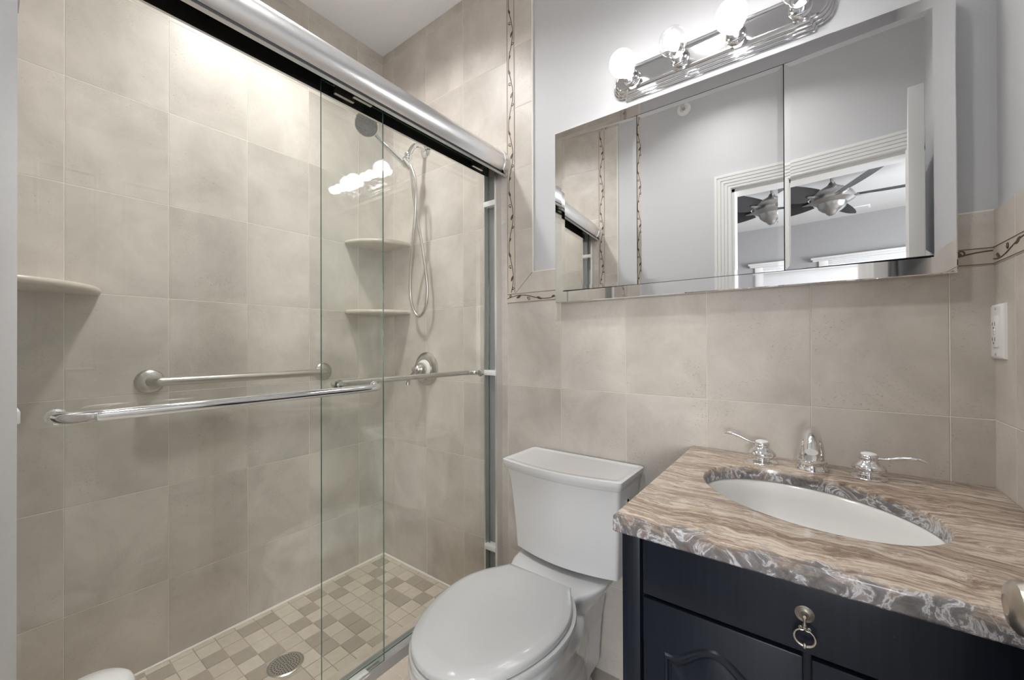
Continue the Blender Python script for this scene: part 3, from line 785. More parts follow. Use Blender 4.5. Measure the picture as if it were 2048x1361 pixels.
# corner shelves
def shelf(cx, cy, z, sy, label, r=0.226):
    poly = [(0, 0)] + [(r*math.cos(a), r*math.sin(a)) for a in [PI/2*k/28 for k in range(29)]]
    bm = BM()
    rings = []
    for ins, dz in ((0.006, -0.020), (0.001, -0.016), (0.0, -0.010), (0.001, -0.004), (0.006, 0.0)):
        pl = [(max(0, u*(1-ins/r)), max(0, v*(1-ins/r))) for u, v in poly]
        rings.append([V(cx+u, cy+sy*v, z+dz) for u, v in pl])
    loft(bm, rings)
    return tag(obj('corner_shelf', bm, 'shelf', sharp=50), label, 'shelf', 'marble corner shelves in the shower')
shelf(XB, YA, 1.672, -1, 'cream marble corner shelf below the shower head, upper one of the pair')
shelf(XB, YA, 1.325, -1, 'cream marble corner shelf below the shower head, lower one of the pair')
shelf(XB, YE, 1.334, 1, 'cream marble corner shelf at the left edge, beside the white door jamb', 0.250)

# grab bar
gb = thing('grab_bar', 'brushed steel grab bar with round flanges on the long shower wall', 'grab bar', (XB, 0.67, 1.025))
gz, gx = 1.025, XB+0.052
bm = BM(); tube(bm, [(XB+0.010, 0.362, gz), (XB+0.026, 0.363, gz), (gx-0.004, 0.375, gz), (gx, 0.40, gz), (gx, 0.55, gz), (gx, 0.8, gz), (gx, 0.945, gz), (gx-0.004, 0.970, gz), (XB+0.026, 0.982, gz), (XB+0.010, 0.983, gz)], 0.0150, 22, 0, 6)
obj('bar', bm, 'steel', gb)
for y in (0.362, 0.983):
    bm = BM(); lathe(bm, (XB, y, gz), (1, 0, 0), [(0.042, 0), (0.041, 0.004), (0.036, 0.009), (0.024, 0.014), (0.0175, 0.015)], 40); obj('flange', bm, 'steel', gb)

# drain
dr = thing('shower_drain', 'round perforated metal drain in the mosaic shower floor', 'drain', (-1.495, 0.655, 0.0205))
bm = BM(); lathe(bm, (-1.495, 0.655, 0.015), (0, 0, 1), [(0.058, 0), (0.058, 0.006), (0.053, 0.0085), (0.052, 0.007), (0.050, 0.007)], 48); obj('rim', bm, 'steel', dr)
bm = BM(); lathe(bm, (-1.495, 0.655, 0.015), (0, 0, 1), [(0.0505, 0), (0.0505, 0.0068)], 48)
for rr, cnt in ((0.008, 6), (0.017, 12), (0.026, 18), (0.035, 24), (0.044, 30)):
    for k in range(cnt):
        a = 2*PI*k/cnt
        lathe(bm, (-1.495+rr*math.cos(a), 0.655+rr*math.sin(a), 0.0219), (0, 0, 1), [(0.0026, 0), (0.0022, 0.0004)], 8, 1)
obj('grate', bm, ['steel', 'dark_plastic'], dr)

# recessed ceiling lamps, one above the shower, one added as unseen fill by the vanity
def recessed(x, y, label, power, size, spread):
    rl = thing('recessed_light', label, 'ceiling light', (x, y, ZC))
    bm = BM(); lathe(bm, (x, y, ZC), (0, 0, -1), [(0.085, 0), (0.085, 0.003), (0.068, 0.006), (0.062, 0.002)], 40, cap1=False); obj('trim_ring', bm, 'plastic', rl)
    bm = BM(); lathe(bm, (x, y, ZC-0.0005), (0, 0, -1), [(0.064, 0), (0.064, 0.002)], 40); obj('lens', bm, 'lens', rl)
    l = area('recessed_lamp', (x, y, ZC-0.006), (x, y, 0), size, size, power, (1.0, 0.99, 0.975), 'DISK', math.radians(spread))
    l.parent = rl; l.location = (0, 0, -0.006); l.rotation_euler = (0, 0, 0)
recessed(-1.38, 0.68, 'round recessed ceiling lamp above the shower', SHOWER_W, 0.12, 140)
recessed(-0.40, 0.42, 'unseen round ceiling lamp added as fill in front of the vanity', CEIL_FILL_W, 0.12, 132)

# ------------------------------------------------------------------ toilet
TX = -0.672
to = thing('toilet', 'white two-piece toilet with closed lid between shower and vanity', 'toilet', (TX, 1.0, 0))
def egg(hwlist, z, grow=0.0, dx=0.0):
    """closed outline from (y, halfwidth) pairs, front to back"""
    pr = spline([(y, w, 0) for y, w in hwlist], 5)
    R_ = [(p.x, max(0.0, p.y)) for p in pr]
    right = [V(TX+dx+w+ (grow if w > 0 else 0), y, z) for y, w in R_]
    left = [V(TX+dx-w-(grow if w > 0 else 0), y, z) for y, w in R_]
    return right + list(reversed(left))[:-1] if R_[0][1] == 0 else right + list(reversed(left))
LID = [(0.583, 0.0), (0.588, 0.036), (0.604, 0.075), (0.637, 0.114), (0.69, 0.146), (0.75, 0.167), (0.81, 0.1785), (0.86, 0.180), (0.91, 0.174), (0.96, 0.155), (1.00, 0.130), (1.034, 0.110)]
def sc_outline(pts, k, yc=0.83, dz=0.0):
    return [V(TX+(p.x-TX)*k, yc+(p.y-yc)*k, p.z+dz) for p in pts]
o0 = egg(LID, 0.0)
def at_z(z, k): return [V(p.x, p.y, z) for p in sc_outline(o0, k)]
bm = BM()
loft(bm, [at_z(0.4262, 0.98), at_z(0.4265, 0.994), at_z(0.428, 1.0), at_z(0.4385, 1.0), at_z(0.4425, 0.992), at_z(0.4445, 0.975), at_z(0.4515, 0.885), at_z(0.4525, 0.86), at_z(0.4545, 0.55), at_z(0.455, 0.3)])
obj('seat_lid', bm, 'seat_plastic', to, sharp=45)
SEAT = [(0.578, 0.0), (0.583, 0.038), (0.600, 0.078), (0.635, 0.120), (0.69, 0.154), (0.75, 0.176), (0.81, 0.188), (0.86, 0.190), (0.91, 0.185), (0.96, 0.168), (1.00, 0.145), (1.03, 0.12)]
s0 = egg(SEAT, 0.0)
def sat(z, k): return [V(p.x, p.y, z) for p in sc_outline(s0, k)]
bm = BM(); loft(bm, [sat(0.4045, 0.975), sat(0.405, 0.990), sat(0.407, 0.996), sat(0.420, 0.996), sat(0.423, 0.990), sat(0.4238, 0.97)])
obj('seat', bm, 'seat_plastic', to, sharp=45)
for sx in (-1, 1):
    bm = BM(); box(bm, (TX+sx*0.075-0.018, 1.022, 0.402), (TX+sx*0.075+0.018, 1.052, 0.432), 0, 0.006, 3); obj('hinge', bm, 'seat_plastic', to)
# bowl and pedestal in one loft
def sect(z, yf, yb, hw, p=2.3, n=56, xoff=0.0):
    yc = yf + (yb-yf)*0.55; out = []
    for i in range(n):
        a = 2*PI*i/n - PI/2
        ca, sa = math.cos(a), math.sin(a)
        ry = (yc-yf) if sa < 0 else (yb-yc)
        pw = 2.0/ (p if sa < 0 else (max(p, 3.0) if z < 0.25 else 2.0))
        out.append(V(TX+xoff+hw*math.copysign(abs(ca)**pw, ca), yc+ry*math.copysign(abs(sa)**pw, sa), z))
    return out
bm = BM()
loft(bm, [sect(0.0, 0.735, 1.27, 0.118, 2.6), sect(0.02, 0.735, 1.27, 0.118, 2.6), sect(0.028, 0.742, 1.262, 0.106, 2.6), sect(0.06, 0.742, 1.25, 0.100, 2.5), sect(0.14, 0.725, 1.235, 0.104, 2.4), sect(0.22, 0.68, 1.22, 0.124, 2.3),
          sect(0.29, 0.63, 1.20, 0.152, 2.2), sect(0.34, 0.60, 1.17, 0.172, 2.15), sect(0.365, 0.588, 1.08, 0.180, 2.15), sect(0.372, 0.582, 1.055, 0.184, 2.15), sect(0.394, 0.578, 1.045, 0.186, 2.15), sect(0.402, 0.584, 1.04, 0.181, 2.15)])
# deck carrying the tank, blended into the bowl
def dk(z, k, w0, w1, w2):
    pr = spline([(0.94, w0*1.06, 0), (0.99, w0*1.03, 0), (1.04, w0*1.0, 0), (1.09, w1, 0), (1.15, w2, 0), (1.285, w2, 0)], 5)
    return [V(TX+p.y*k, p.x, z) for p in pr] + [V(TX-p.y*k, p.x, z) for p in reversed(pr)]
loft(bm, [dk(0.05, 0.84, 0.110, 0.105, 0.10), dk(0.22, 0.86, 0.125, 0.118, 0.112), dk(0.31, 0.90, 0.130, 0.126, 0.124), dk(0.365, 0.965, 0.126, 0.138, 0.148), dk(0.395, 1.0, 0.126, 0.148, 0.165), dk(0.407, 1.0, 0.126, 0.150, 0.168), dk(0.4125, 0.975, 0.126, 0.150, 0.168)])
bowl = obj('bowl', bm, 'porcelain', to, sharp=180)
rm = bowl.modifiers.new('blend', 'REMESH'); rm.mode = 'VOXEL'; rm.voxel_size = 0.0045; rm.use_smooth_shade = True
sm = bowl.modifiers.new('soften', 'SMOOTH'); sm.factor = 0.5; sm.iterations = 14
# tank, bowed front
TKX = -0.656
def tank_ring(z, hw, yf, yb, bow, r=0.012, n=14):
    pts = []
    def corner(cx, cy, a0, a1):
        for k in range(5):
            a = a0+(a1-a0)*k/4; pts.append(V(cx+r*math.cos(a), cy+r*math.sin(a), z))
    # back right, back left, front left, then bowed front
    corner(TKX+hw-r, yb-r, 0, PI/2); corner(TKX-hw+r, yb-r, PI/2, PI); corner(TKX-hw+r, yf+r, PI, 1.5*PI)
    for k in range(1, n):
        t = k/n; xx = TKX-hw+r+(2*hw-2*r)*t
        pts.append(V(xx, yf-bow*math.sin(PI*t)**0.9 if 0 < t < 1 else yf, z))
    corner(TKX+hw-r, yf+r, 1.5*PI, 2*PI)
    return pts
bm = BM()
loft(bm, [tank_ring(0.432, 0.180, 1.158, 1.292, 0.028), tank_ring(0.436, 0.188, 1.150, 1.298, 0.030), tank_ring(0.50, 0.191, 1.146, 1.30, 0.030), tank_ring(0.60, 0.197, 1.138, 1.302, 0.030), tank_ring(0.68, 0.2025, 1.128, 1.305, 0.030), tank_ring(0.705, 0.207, 1.121, 1.306, 0.030), tank_ring(0.717, 0.210, 1.116, 1.307, 0.030)])
obj('tank', bm, 'porcelain', to, sharp=50)
bm = BM()
TKX_ = TKX
loft(bm, [tank_ring(0.716, 0.208, 1.118, 1.308, 0.030), tank_ring(0.720, 0.213, 1.112, 1.309, 0.030), tank_ring(0.732, 0.2155, 1.1085, 1.310, 0.030), tank_ring(0.736, 0.218, 1.1055, 1.310, 0.030), tank_ring(0.748, 0.218, 1.1055, 1.310, 0.030), tank_ring(0.7505, 0.214, 1.110, 1.306, 0.030),
          tank_ring(0.7505, 0.2075, 1.1165, 1.300, 0.030), tank_ring(0.7475, 0.2045, 1.1195, 1.297, 0.029), tank_ring(0.747, 0.19, 1.134, 1.284, 0.026)])
obj('tank_lid', bm, 'porcelain', to, sharp=50)
bm = BM(); lathe(bm, (TKX+0.199, 1.20, 0.665), (1, 0, 0), [(0.014, 0), (0.013, 0.006), (0.008, 0.010)], 20); tube(bm, [(TKX+0.210, 1.20, 0.665), (TKX+0.214, 1.15, 0.655), (TKX+0.214, 1.12, 0.652)], [0.006, 0.006, 0.007], 12, 0, 4)
obj('flush_lever', bm, 'chrome', to)

# ------------------------------------------------------------------ vanity
VX0, VX1, VY0 = -0.284, 0.314, 0.720
va = thing('vanity_cabinet', 'dark navy vanity cabinet with arched door panels under the marble top', 'cabinet', (0.015, 1.02, 0))
bm = BM(); box(bm, (VX0+0.012, VY0+0.022, 0.10), (VX0+0.030, YA-0.008, 0.806)); box(bm, (VX1-0.030, VY0+0.022, 0.10), (VX1, YA-0.008, 0.806)); box(bm, (VX0+0.03, YA-0.02, 0.10), (VX1-0.03, YA-0.008, 0.806)); box(bm, (VX0+0.03, VY0+0.022, 0.10), (VX1-0.03, YA-0.02, 0.118))
box(bm, (VX0+0.03, VY0+0.022, 0.10), (VX1-0.03, VY0+0.034, 0.60)); box(bm, (VX0+0.03, VY0+0.034, 0.07), (VX1-0.03, VY0+0.05, 0.10))
obj('carcass', bm, 'navy', va, sharp=30)
bm = BM(); box(bm, (VX0+0.03, VY0+0.016, 0.60), (VX1-0.03, VY0+0.024, 0.806)); obj('face_rail', bm, 'navy', va)
for x0 in (VX0, VX1-0.034):
    bm = BM(); box(bm, (x0, VY0, 0.0), (x0+0.034, VY0+0.04, 0.806), 0, 0.003); 
    obj('corner_post', bm, 'navy', va)
for x0 in (VX0, VX1-0.034):
    bm = BM(); box(bm, (x0, YA-0.06, 0.0), (x0+0.034, YA-0.02, 0.10), 0, 0.003); obj('foot', bm, 'navy', va)
DXL, DXM0, DXM1, DXR = -0.2445, -0.0115, -0.0015, 0.2745
bm = BM(); box(bm, (DXL, VY0, 0.7000), (DXR, VY0+0.020, 0.8045), 0, 0.0025)
dw = obj('drawer_front', bm, 'navy', va, sharp=30)
# pull
px_, pz_ = -0.009, 0.7570
def pscale(bm, k=0.79):
    o = V(px_, VY0, pz_)
    for v in bm.verts: v.co = o + (v.co-o)*k
bm = BM(); lathe(bm, (px_, VY0, pz_), (0, -1, 0), [(0.0150, 0), (0.0150, 0.0014), (0.0135, 0.0024), (0.0118, 0.0014), (0.0105, 0.0026), (0.0088, 0.0034), (0.0078, 0.0022), (0.0062, 0.0030), (0.0048, 0.007), (0.0040, 0.0105), (0.0025, 0.0120)], 40)
pscale(bm); rose = obj('pull', bm, 'brass', dw); rose['label'] = 'antique metal ring pull'
bm = BM(); yp = VY0-0.0095
tube(bm, [(px_, yp, pz_-0.001), (px_, yp-0.001, pz_-0.010), (px_, yp, pz_-0.019)], [0.0025, 0.0022, 0.0032], 12, 0, 4)
lathe(bm, (px_, yp, pz_-0.013), (0, 0, -1), [(0.0022, 0), (0.0042, 0.002), (0.0024, 0.004), (0.0044, 0.007), (0.0030, 0.010)], 16)
ring = []
for k in range(33):
    a = PI*0.5 + 0.42 + (2*PI-0.84)*k/32
    ring.append((px_+0.0158*math.cos(a), yp-0.001, pz_-0.0375+0.0150*math.sin(a)))
rad = [0.0017+0.0014*math.sin(PI*k/32)**2 for k in range(33)]
tube(bm, ring, rad, 12)
for sg in (-1, 1):
    tube(bm, [(px_+sg*0.0062, yp-0.001, pz_-0.0240), (px_+sg*0.0085, yp-0.001, pz_-0.0205), (px_+sg*0.0062, yp-0.001, pz_-0.0182), (px_+sg*0.0045, yp-0.001, pz_-0.0205), (px_+sg*0.0058, yp-0.001, pz_-0.0220)], 0.0012, 8, 0, 4)
    tube(bm, [(px_, yp, pz_-0.022), (px_+sg*0.0035, yp-0.001, pz_-0.0245), (px_+sg*0.0075, yp-0.001, pz_-0.0243)], 0.0016, 8, 0, 4)
lathe(bm, (px_, yp-0.001, pz_-0.0470), (0, 0, -1), [(0.0016, 0), (0.0036, 0.003), (0.0040, 0.006), (0.0026, 0.0095)], 16)
pscale(bm); obj('ring', bm, 'brass', rose)
# doors
def vdoor(x0, x1, label):
    z0, z1 = 0.115, 0.694
    bm = BM(); box(bm, (x0, VY0, z0), (x1, VY0+0.020, z1), 0, 0.0025); d = obj('door', bm, 'navy', va, sharp=30); d['label'] = label
    m0, m1 = x0+0.037, x1-0.037; zs, zp = z1-0.083, z1-0.045
    n = 40; mid = (m0+m1)/2
    def arch(ins):
        hw = (m1-m0)/2-ins; zb = z0+0.06+ins; zsh = zs-ins*1.15; rise = (zp-zs)
        pl = [(mid-hw, zb), (mid+hw, zb), (mid+hw, zsh)]
        for k in range(1, n):
            u = 1-2*k/n; a = abs(u)
            t = 0.0 if a > 0.88 else (0.5+0.5*math.cos(PI*a/0.88))**0.75
            pl.append((mid+hw*u, zsh+rise*t))
        pl.append((mid-hw, zsh)); return pl
    bm = BM()
    loops = [(0.0, 0.0), (0.002, 0.0035), (0.0055, 0.0035), (0.008, -0.0005), (0.0105, -0.0005), (0.0125, 0.0020), (0.036, 0.0085), (0.039, 0.0085)]
    rings = [[V(u, VY0-dp, v) for u, v in arch(ins)] for ins, dp in loops]
    vr = loft(bm, rings, 0, cap0=False, cap1=False)
    top = bm.verts.new((mid, VY0-0.0085, (z0+z1)/2-0.03)); last = vr[-1]
    for k in range(len(last)): bm.faces.new((last[k], last[(k+1) % len(last)], top))
    obj('raised_panel', bm, 'navy', d, sharp=28)
vdoor(DXL, DXM0, 'left cabinet door with an arched raised panel')
vdoor(DXM1, DXR, 'right cabinet door with an arched raised panel')

# countertop with an oval cut-out
CX0, CX1, CY0, CY1, CZ0, CZ1 = -0.2925, XC-0.0005, 0.6985, YA-0.0005, 0.8065, 0.8376
SC = V(-0.010, 1.017, 0); sa_, sb_, srot = 0.208, 0.158, math.atan2(-0.506, 0.863)
def ell(k, z, n=96, ka=0.0):
    out = []
    for i in range(n):
        a = 2*PI*i/n; ex, ey = (sa_+ka)*k*math.cos(a), (sb_+ka)*k*math.sin(a)
        out.append(V(SC.x+ex*math.cos(srot)-ey*math.sin(srot), SC.y+ex*math.sin(srot)+ey*math.cos(srot), z))
    return out
bm = BM(); n = 96
inn = ell(1, CZ1)
def rect_hit(p, m=0.0):
    d = (p-SC); d.z = 0
    ts = []
    if d.x > 1e-9: ts.append((CX1-m-SC.x)/d.x)
    if d.x < -1e-9: ts.append((CX0+m-SC.x)/d.x)
    if d.y > 1e-9: ts.append((CY1-m-SC.y)/d.y)
    if d.y < -1e-9: ts.append((CY0+m-SC.y)/d.y)
    t = min(ts); return V(SC.x+d.x*t, SC.y+d.y*t, 0)
outp = [rect_hit(p) for p in inn]
for cx, cy in ((CX0, CY0), (CX1, CY0), (CX1, CY1), (CX0, CY1)):   # snap nearest sample to each corner
    i = min(range(n), key=lambda q: (outp[q].x-cx)**2+(outp[q].y-cy)**2); outp[i] = V(cx, cy, 0)
cc = V((CX0+CX1)/2, (CY0+CY1)/2, 0)
def oring(z, m):
    return [V(min(max(p.x, CX0+m), CX1-m), min(max(p.y, CY0+m), CY1-m), z) for p in outp]
def iring(z, k): return [V(p.x, p.y, z) for p in ell(1, z, n, k)]
rings = [iring(CZ0, 0.0), iring(CZ1-0.004, 0.0), iring(CZ1-0.0012, 0.0012), iring(CZ1, 0.004), oring(CZ1, 0.004), oring(CZ1-0.0012, 0.0012), oring(CZ1-0.004, 0.0), oring(CZ0+0.003, 0.0), oring(CZ0, 0.003), iring(CZ0, 0.0)]
vr = [[bm.verts.new(p) for p in r] for r in rings[:-1]]; vr.append(vr[0])
for a, b in zip(vr[:-1], vr[1:]):
    for i in range(n):
        j = (i+1) % n; bm.faces.new((a[i], a[j], b[j], b[i]))
tag(obj('countertop', bm, 'marble', sharp=30), 'brown streaked marble vanity countertop with an oval sink cut-out', 'countertop')
# undermount basin
bm = BM()
prof = [(0.006, 0.0), (0.010, -0.0), (0.010, -0.012), (-0.004, -0.012)]
rings = [ell(1, CZ0-0.001, n, 0.012), ell(1, CZ0-0.001, n, 0.003), ell(0.985, CZ0-0.010, n), ell(0.955, CZ0-0.035, n), ell(0.90, CZ0-0.065, n), ell(0.80, CZ0-0.095, n), ell(0.62, CZ0-0.120, n), ell(0.40, CZ0-0.132, n), ell(0.14, CZ0-0.137, n)]
outr = [ell(0.14, CZ0-0.146, n), ell(0.42, CZ0-0.142, n), ell(0.66, CZ0-0.130, n), ell(0.85, CZ0-0.105, n), ell(0.95, CZ0-0.070, n), ell(1.01, CZ0-0.036, n), ell(1, CZ0-0.010, n, 0.012)]
loft(bm, rings + outr[0:0], 0, cap0=False, cap1=True)
loft(bm, [rings[0]] + list(reversed(outr)), 0, cap0=False, cap1=True)
bmesh.ops.remove_doubles(bm, verts=bm.verts, dist=1e-6)
sk = obj('sink_basin', bm, 'biscuit', sharp=60); tag(sk, 'white oval undermount sink basin in the marble top', 'sink')
bm = BM(); lathe(bm, (SC.x, SC.y, CZ0-0.1372), (0, 0, 1), [(0.024, 0), (0.023, 0.003), (0.016, 0.002), (0.010, 0.0035)], 32)
obj('drain_flange', bm, 'chrome', sk)

# faucet
fa = thing('faucet', 'chrome three-piece faucet with two curved lever handles behind the sink', 'faucet', (0.0, 1.245, CZ1))
def fhandle(x, y, sg, tip):
    bm = BM()
    lathe(bm, (x, y, CZ1), (0, 0, 1), [(0.0335, 0), (0.0340, 0.0015), (0.0325, 0.0035), (0.0235, 0.0050), (0.0190, 0.0075), (0.0185, 0.010), (0.0230, 0.0125), (0.0295, 0.0175), (0.0318, 0.0225), (0.0305, 0.0275), (0.0245, 0.0335), (0.0185, 0.0385), (0.0165, 0.0415), (0.0165, 0.0430), (0.0190, 0.0445), (0.0195, 0.0465), (0.0175, 0.0480), (0.0178, 0.0515), (0.0160, 0.0535), (0.0145, 0.0540)], 40)
    h = obj('handle', bm, 'chrome', fa, sharp=50)
    bm = BM(); lathe(bm, (x, y, CZ1+0.0535), (0, 0, 1), [(0.0148, 0), (0.0142, 0.0025), (0.0095, 0.0045), (0.0030, 0.0052)], 28); obj('cap', bm, 'plastic', h)['label'] = 'white porcelain cap'
    d = Vector(tip)
    p0 = V(x, y, CZ1+0.0475)
    bm = BM(); tube(bm, [p0+d*0.10, p0+d*0.35+V(0, 0, 0.004), p0+d*0.62+V(0, 0, 0.013), p0+d*0.85+V(0, 0, 0.0165), p0+d+V(0, 0, 0.013)], [0.0065, 0.0050, 0.0055, 0.0062, 0.0025], 14, 0, 6, flat=(0.72, (0, 0, 1)))
    obj('lever', bm, 'chrome', h)
fhandle(-0.104, 1.238, -1, (-0.088, -0.004, 0.006))
fhandle(0.107, 1.242, 1, (0.094, -0.012, -0.008))
sxp, syp = 0.0, 1.245
bm = BM(); lathe(bm, (sxp, syp, CZ1), (0, 0, 1), [(0.0335, 0), (0.0335, 0.003), (0.0305, 0.006), (0.0285, 0.012), (0.0290, 0.017), (0.0318, 0.0195), (0.0318, 0.0225), (0.0275, 0.025)], 40)
base_ring = obj('base', bm, 'chrome', fa, sharp=50)
bm = BM(); tube(bm, [(sxp, syp, CZ1+0.022), (sxp, syp, CZ1+0.040), (sxp, syp-0.004, CZ1+0.062), (sxp, syp-0.012, CZ1+0.081), (sxp, syp-0.032, CZ1+0.095), (sxp, syp-0.062, CZ1+0.092), (sxp, syp-0.090, CZ1+0.076), (sxp, syp-0.104, CZ1+0.064)], [0.0262, 0.0270, 0.0242, 0.0205, 0.0175, 0.0155, 0.0138, 0.0125], 24, 0, 6)
obj('spout', bm, 'chrome', fa, sharp=50)
bm = BM(); tube(bm, [(sxp+0.004, syp+0.028, CZ1), (sxp+0.004, syp+0.028, CZ1+0.088)], 0.0022, 10); lathe(bm, (sxp+0.004, syp+0.028, CZ1+0.084), (0, 0, 1), [(0.003, 0), (0.0062, 0.004), (0.0065, 0.008), (0.004, 0.011)], 20)
obj('lift_rod', bm, 'chrome', fa)

# ------------------------------------------------------------------ mirror cabinet
MX0, MX1, MZ0, MZ1, MY = -0.756, 0.259, 1.304, 1.930, 1.280
mc = thing('mirror_cabinet', 'wide three-part mirrored medicine cabinet over the sink, side doors ajar', 'mirror cabinet', ((MX0+MX1)/2, YA, MZ0))
IX0, IX1, IZ0, IZ1 = -0.722, 0.222, 1.343, 1.893
S1, S2 = -0.448, -0.054
bm = BM()
def rect(x0, x1, z0, z1, y): return [V(x0, y, z0), V(x1, y, z0), V(x1, y, z1), V(x0, y, z1)]
loft(bm, [rect(MX0, MX1, MZ0, MZ1, YA-0.002), rect(MX0, MX1, MZ0, MZ1, MY+0.002), rect(MX0+0.002, MX1-0.002, MZ0+0.002, MZ1-0.002, MY), rect(IX0, IX1, IZ0, IZ1, MY), rect(IX0, IX1, IZ0, IZ1, MY+0.030)], 0, cap0=True, cap1=False)
for f in bm.faces: f.material_index = 0
obj('frame', bm, 'mirror_frame', mc, smooth=False)
bm = BM(); box(bm, (IX0, MY+0.0300, IZ0), (IX1, MY+0.033, IZ1)); obj('cabinet_back', bm, 'black', mc, smooth=False)
def mdoor(x0, x1, hinge_x, ang, label, bev=0.013):
    """bevelled mirror panel turned about the upright line at hinge_x"""
    z0, z1 = IZ0+0.0015, IZ1-0.0015
    yf = MY-0.0005; rings = [rect(x0, x1, z0, z1, yf+0.014), rect(x0, x1, z0, z1, yf+0.00045), rect(x0+bev, x1-bev, z0+bev, z1-bev, yf)]
    R3 = Matrix.Rotation(ang, 3, 'Z'); h = V(hinge_x, yf, 0)
    rings = [[h + R3 @ (p-h) for p in r] for r in rings]
    bm = BM(); loft(bm, rings)
    bm.normal_update()
    vs = bm.faces
    for i, f in enumerate(bm.faces): f.material_index = 1 if i < 4 or i == 8 else 0
    o = obj('mirror_door' if ang else 'mirror_panel', bm, ['mirror', 'black'], mc, smooth=False); o['label'] = label
mdoor(IX0+0.002, S1-0.001, S1-0.001, math.radians(2.94), 'left mirror door, slightly ajar')
mdoor(S1+0.001, S2-0.001, S1, 0.0, 'middle mirror panel')
mdoor(S2+0.001, IX1-0.002, S2+0.001, math.radians(-3.88), 'right mirror door, slightly ajar')

# ------------------------------------------------------------------ vanity light
LX, LZ = -0.241, 2.032
vl = thing('vanity_light', 'chrome four-bulb bath bar light above the mirror', 'wall light', (LX, YA+T, LZ))
def bar_outline():
    hl, hh, st, er = 0.258, 0.058, 0.010, 0.046
    pts = [(-hl, -hh), (hl, -hh), (hl+0.004, -hh+st)]
    for k in range(15):
        a = -PI/2 + PI*k/14
        pts.append((hl+0.004+0.040*math.cos(a)**0.9 if abs(math.cos(a)) > 1e-6 else hl+0.004, (hh-st)*math.sin(a)))
    pts += [(hl+0.004, hh-st), (hl, hh), (-hl, hh), (-hl-0.004, hh-st)]
    for k in range(15):
        a = PI/2 + PI*k/14
        pts.append((-hl-0.004-0.040*abs(math.cos(a))**0.9, (hh-st)*math.sin(a)))
    out = [pts[0]]
    for p in pts[1:]:
        if math.hypot(p[0]-out[-1][0], p[1]-out[-1][1]) > 0.0008: out.append(p)
    return out[:-1] if math.hypot(out[-1][0]-out[0][0], out[-1][1]-out[0][1]) < 0.0008 else out
ol = bar_outline()
def sc2(k):  # shrink outline by k metres towards the centre line
    return [(u*(1-k/0.302), v*(1-k/0.058)) for u, v in ol]
steps = [(0.0, 0.0), (0.0, 0.004), (0.002, 0.007), (0.005, 0.008), (0.0055, 0.013), (0.008, 0.016), (0.011, 0.017), (0.0115, 0.022), (0.014, 0.025), (0.017, 0.026), (0.0175, 0.030), (0.021, 0.032), (0.023, 0.031)]
bm = BM(); loft(bm, [[V(LX+u, YA+T-d, LZ+v) for u, v in sc2(k)] for k, d in steps])
obj('back_plate', bm, 'chrome_plate', vl, sharp=24)
BX = [-0.469, -0.317, -0.166, -0.017]; by0 = YA+T-0.031
for i, bx in enumerate(BX):
    bm = BM(); lathe(bm, (bx, by0, LZ), (0, -1, 0), [(0.0265, 0), (0.0265, 0.003), (0.0225, 0.006), (0.0205, 0.018), (0.0215, 0.030), (0.0235, 0.040), (0.0225, 0.041), (0.0190, 0.036)], 32, cap1=True)
    skt = obj('socket', bm, 'chrome', vl, sharp=50)
    bc = by0-0.086; r = 0.0395
    prof = [(0.0135, 0.036), (0.0145, 0.044)]
    for k in range(18):
        a = -1.05 + (1.05+PI/2-0.03)*k/17
        prof.append((r*math.cos(a), 0.086+r*math.sin(a)))
    bm = BM(); lathe(bm, (bx, by0, LZ), (0, -1, 0), prof, 36)
    if i in (0, 2):
        bo = obj('light_bulb', bm, 'bulb_white', vl, sharp=60); bo['label'] = 'lit frosted globe bulb'
    else:
        bo = obj('light_bulb', bm, 'bulb_glass', vl, sharp=60); bo['label'] = 'lit clear globe bulb'
        bm = BM(); lathe(bm, (bx, by0, LZ), (0, -1, 0), [(0.006, 0.046), (0.013, 0.060), (0.0195, 0.078), (0.0200, 0.088), (0.016, 0.100), (0.007, 0.107)], 24)
        obj('filament', bm, 'bulb_core', bo)

# ------------------------------------------------------------------ outlet on the right wall
ou = thing('electrical_outlet', 'white electrical outlet plate on the tiled right wall above the counter', 'outlet', (XC, 1.284, 1.174))
bm = BM()
def prect(x, m): return [V(x, 1.2845-0.034+m, 1.174-0.058+m), V(x, 1.2845+0.034-m, 1.174-0.058+m), V(x, 1.2845+0.034-m, 1.174+0.058-m), V(x, 1.2845-0.034+m, 1.174+0.058-m)]
loft(bm, [prect(XC, 0), prect(XC-0.004, 0.0005), prect(XC-0.007, 0.005), prect(XC-0.0075, 0.008)]); obj('cover_plate', bm, 'plastic', ou, sharp=25)
bm = BM(); box(bm, (XC-0.0105, 1.268, 1.141), (XC-0.007, 1.301, 1.207), 0, 0.001)
for z in (1.158, 1.190):
    box(bm, (XC-0.0108, 1.2765, z-0.004), (XC-0.0100, 1.2785, z+0.004), 1); box(bm, (XC-0.0108, 1.2905, z-0.0035), (XC-0.0100, 1.2925, z+0.0035), 1)
    lathe(bm, (XC-0.0100, 1.2845, z-0.0085), (-1, 0, 0), [(0.0022, 0), (0.0022, 0.0008)], 10, 1)
rc = obj('receptacle', bm, ['plastic', 'dark_plastic'], ou, sharp=25)
for z in (1.1705, 1.1775):
    bm = BM(); box(bm, (XC-0.0118, 1.277, z-0.0022), (XC-0.0100, 1.292, z+0.0022), 0, 0.0006); obj('test_button', bm, 'plastic', rc)
for z in (1.126, 1.222):
    bm = BM(); lathe(bm, (XC-0.0074, 1.2845, z), (-1, 0, 0), [(0.003, 0), (0.0025, 0.001)], 14); obj('screw', bm, 'steel', ou)

